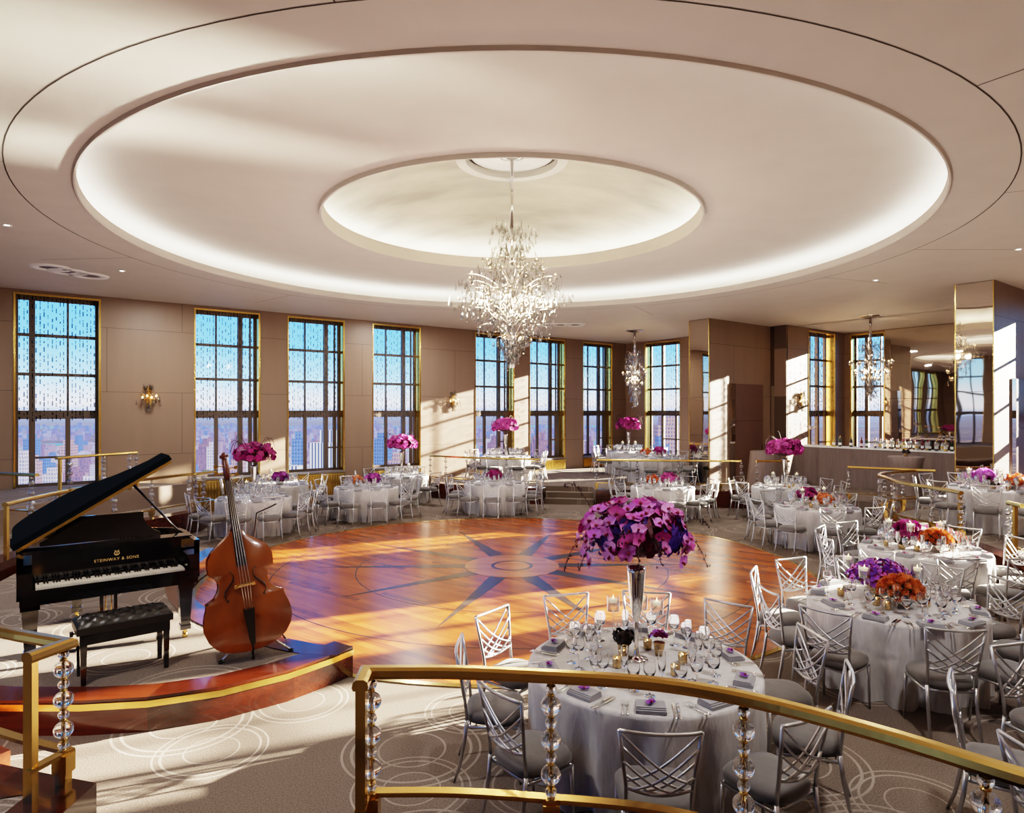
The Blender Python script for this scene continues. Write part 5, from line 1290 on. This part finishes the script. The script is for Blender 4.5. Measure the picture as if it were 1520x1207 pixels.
for k in range(5200):
    px = bl.uniform(-30,1010); Y = 1680*math.exp(bl.uniform(0,1.8)); X_ = (px-760)*Y/972
    if any(y0-60 < Y < y1+700 and x0 < X_ < x1 for (y0,y1,x0,x1,sk) in ((4300,4700,-5200,-2600,600), (4200,5000,-400,1600,900), (3300,3700,500,2200,700))): continue
    h = 18+abs(bl.gauss(0,28)); m.box((X_,Y,-250+h/2), (bl.uniform(14,38),bl.uniform(14,34),h), bl.uniform(-.4,.4), mi=bl.choice((0,0,1,2,2,3)))
o = OBJ.new('city_blocks', m.mesh('city_blocks', tm)); COL.objects.link(o); tag(o, 'endless low city blocks spreading to the hazy horizon', 'city', None, 'stuff')
def tower(x, y, w, d, top, mt, label, group=None, setback=True):
    t = thing('skyscraper', label, 'building', (x,y,-250), bl.uniform(-.3,.3), group); h = top+250
    m = M(); m.box((0,0,h/2), (w,d,h)); part('tower_block', m, mt, t)
    m = M(); m.box((0,0,h+h*.03), (w*.55,d*.55,h*.06)); part('roof_block', m, mt, t); return t
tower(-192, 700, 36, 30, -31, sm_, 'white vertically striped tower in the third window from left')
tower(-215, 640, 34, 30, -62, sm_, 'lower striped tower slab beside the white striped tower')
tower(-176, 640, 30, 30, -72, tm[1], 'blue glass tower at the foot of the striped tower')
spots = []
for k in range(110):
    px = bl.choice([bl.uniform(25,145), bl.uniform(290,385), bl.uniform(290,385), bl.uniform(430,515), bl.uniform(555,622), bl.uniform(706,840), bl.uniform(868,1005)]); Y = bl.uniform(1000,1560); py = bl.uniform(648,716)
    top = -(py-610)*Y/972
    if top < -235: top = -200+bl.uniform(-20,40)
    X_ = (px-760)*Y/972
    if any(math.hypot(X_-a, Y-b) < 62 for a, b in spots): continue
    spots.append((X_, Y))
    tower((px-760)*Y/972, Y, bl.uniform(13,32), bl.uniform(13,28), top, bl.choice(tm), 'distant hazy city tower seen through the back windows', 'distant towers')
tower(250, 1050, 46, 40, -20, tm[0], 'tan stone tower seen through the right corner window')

# ------------------------------------------------------------------ lamps
def lamp(kind, loc, e, col, size, rot=None, name='fill_and_chandelier_lamp'):
    l = bpy.data.lights.new(name, kind); o = OBJ.new(name, l); COL.objects.link(o); o.location = loc; l.energy = e; l.color = col
    if kind == 'AREA': l.shape = 'DISK'; l.size = size
    else: l.shadow_soft_size = size
    if rot: o.rotation_euler = rot
    return o
for d in range(0, 360, 45):
    lamp('AREA', pol(8.3, d+20, H-.02), 75, (1,.95,.90), .4)  # added ceiling fill without fittings, brightens the whole room
lamp('AREA', (CX,CY,.06), 190, (1,.95,.90), 9.4, (PI,0,0), 'floor_bounce_fill')  # added upward fill standing in for floor bounce, lifts the ceiling
for d in range(0, 360, 90): lamp('POINT', pol(.55, d, 4.5), 60, (1,.78,.5), .08)
lamp('POINT', (4.2,22.4,3.75), 40, (1,.72,.42), .08); lamp('POINT', (10.4,19.0,3.8), 60, (1,.72,.42), .08)

gd = Vector((-UX-.25*VX, -UY-.25*VY, .24)).normalized()  # added beams standing in for sun reflected off the sills onto the ceiling
for a_, b_, e_ in ((13.0,5.4,19), (13.0,7.8,19), (13.0,6.9,8)):
    l = bpy.data.lights.new('added_sill_glint', 'AREA'); o = OBJ.new('added_sill_glint', l); COL.objects.link(o); o.location = W(a_,b_,.98)
    l.shape = 'RECTANGLE'; l.size = 1.2; l.size_y = .10; l.spread = R(5); l.energy = e_; l.color = (1,.88,.70); o.rotation_euler = gd.to_track_quat('-Z','Z').to_euler()
# ------------------------------------------------------------------ render look
SC.view_settings.view_transform = 'Filmic'
try: SC.view_settings.look = 'High Contrast'
except Exception: pass
SC.view_settings.exposure = .85
c = SC.cycles
c.max_bounces = 12; c.diffuse_bounces = 4; c.glossy_bounces = 4; c.transmission_bounces = 12; c.transparent_max_bounces = 24
c.caustics_reflective = False; c.caustics_refractive = False; c.sample_clamp_indirect = 6; c.blur_glossy = .5
c.use_denoising = True
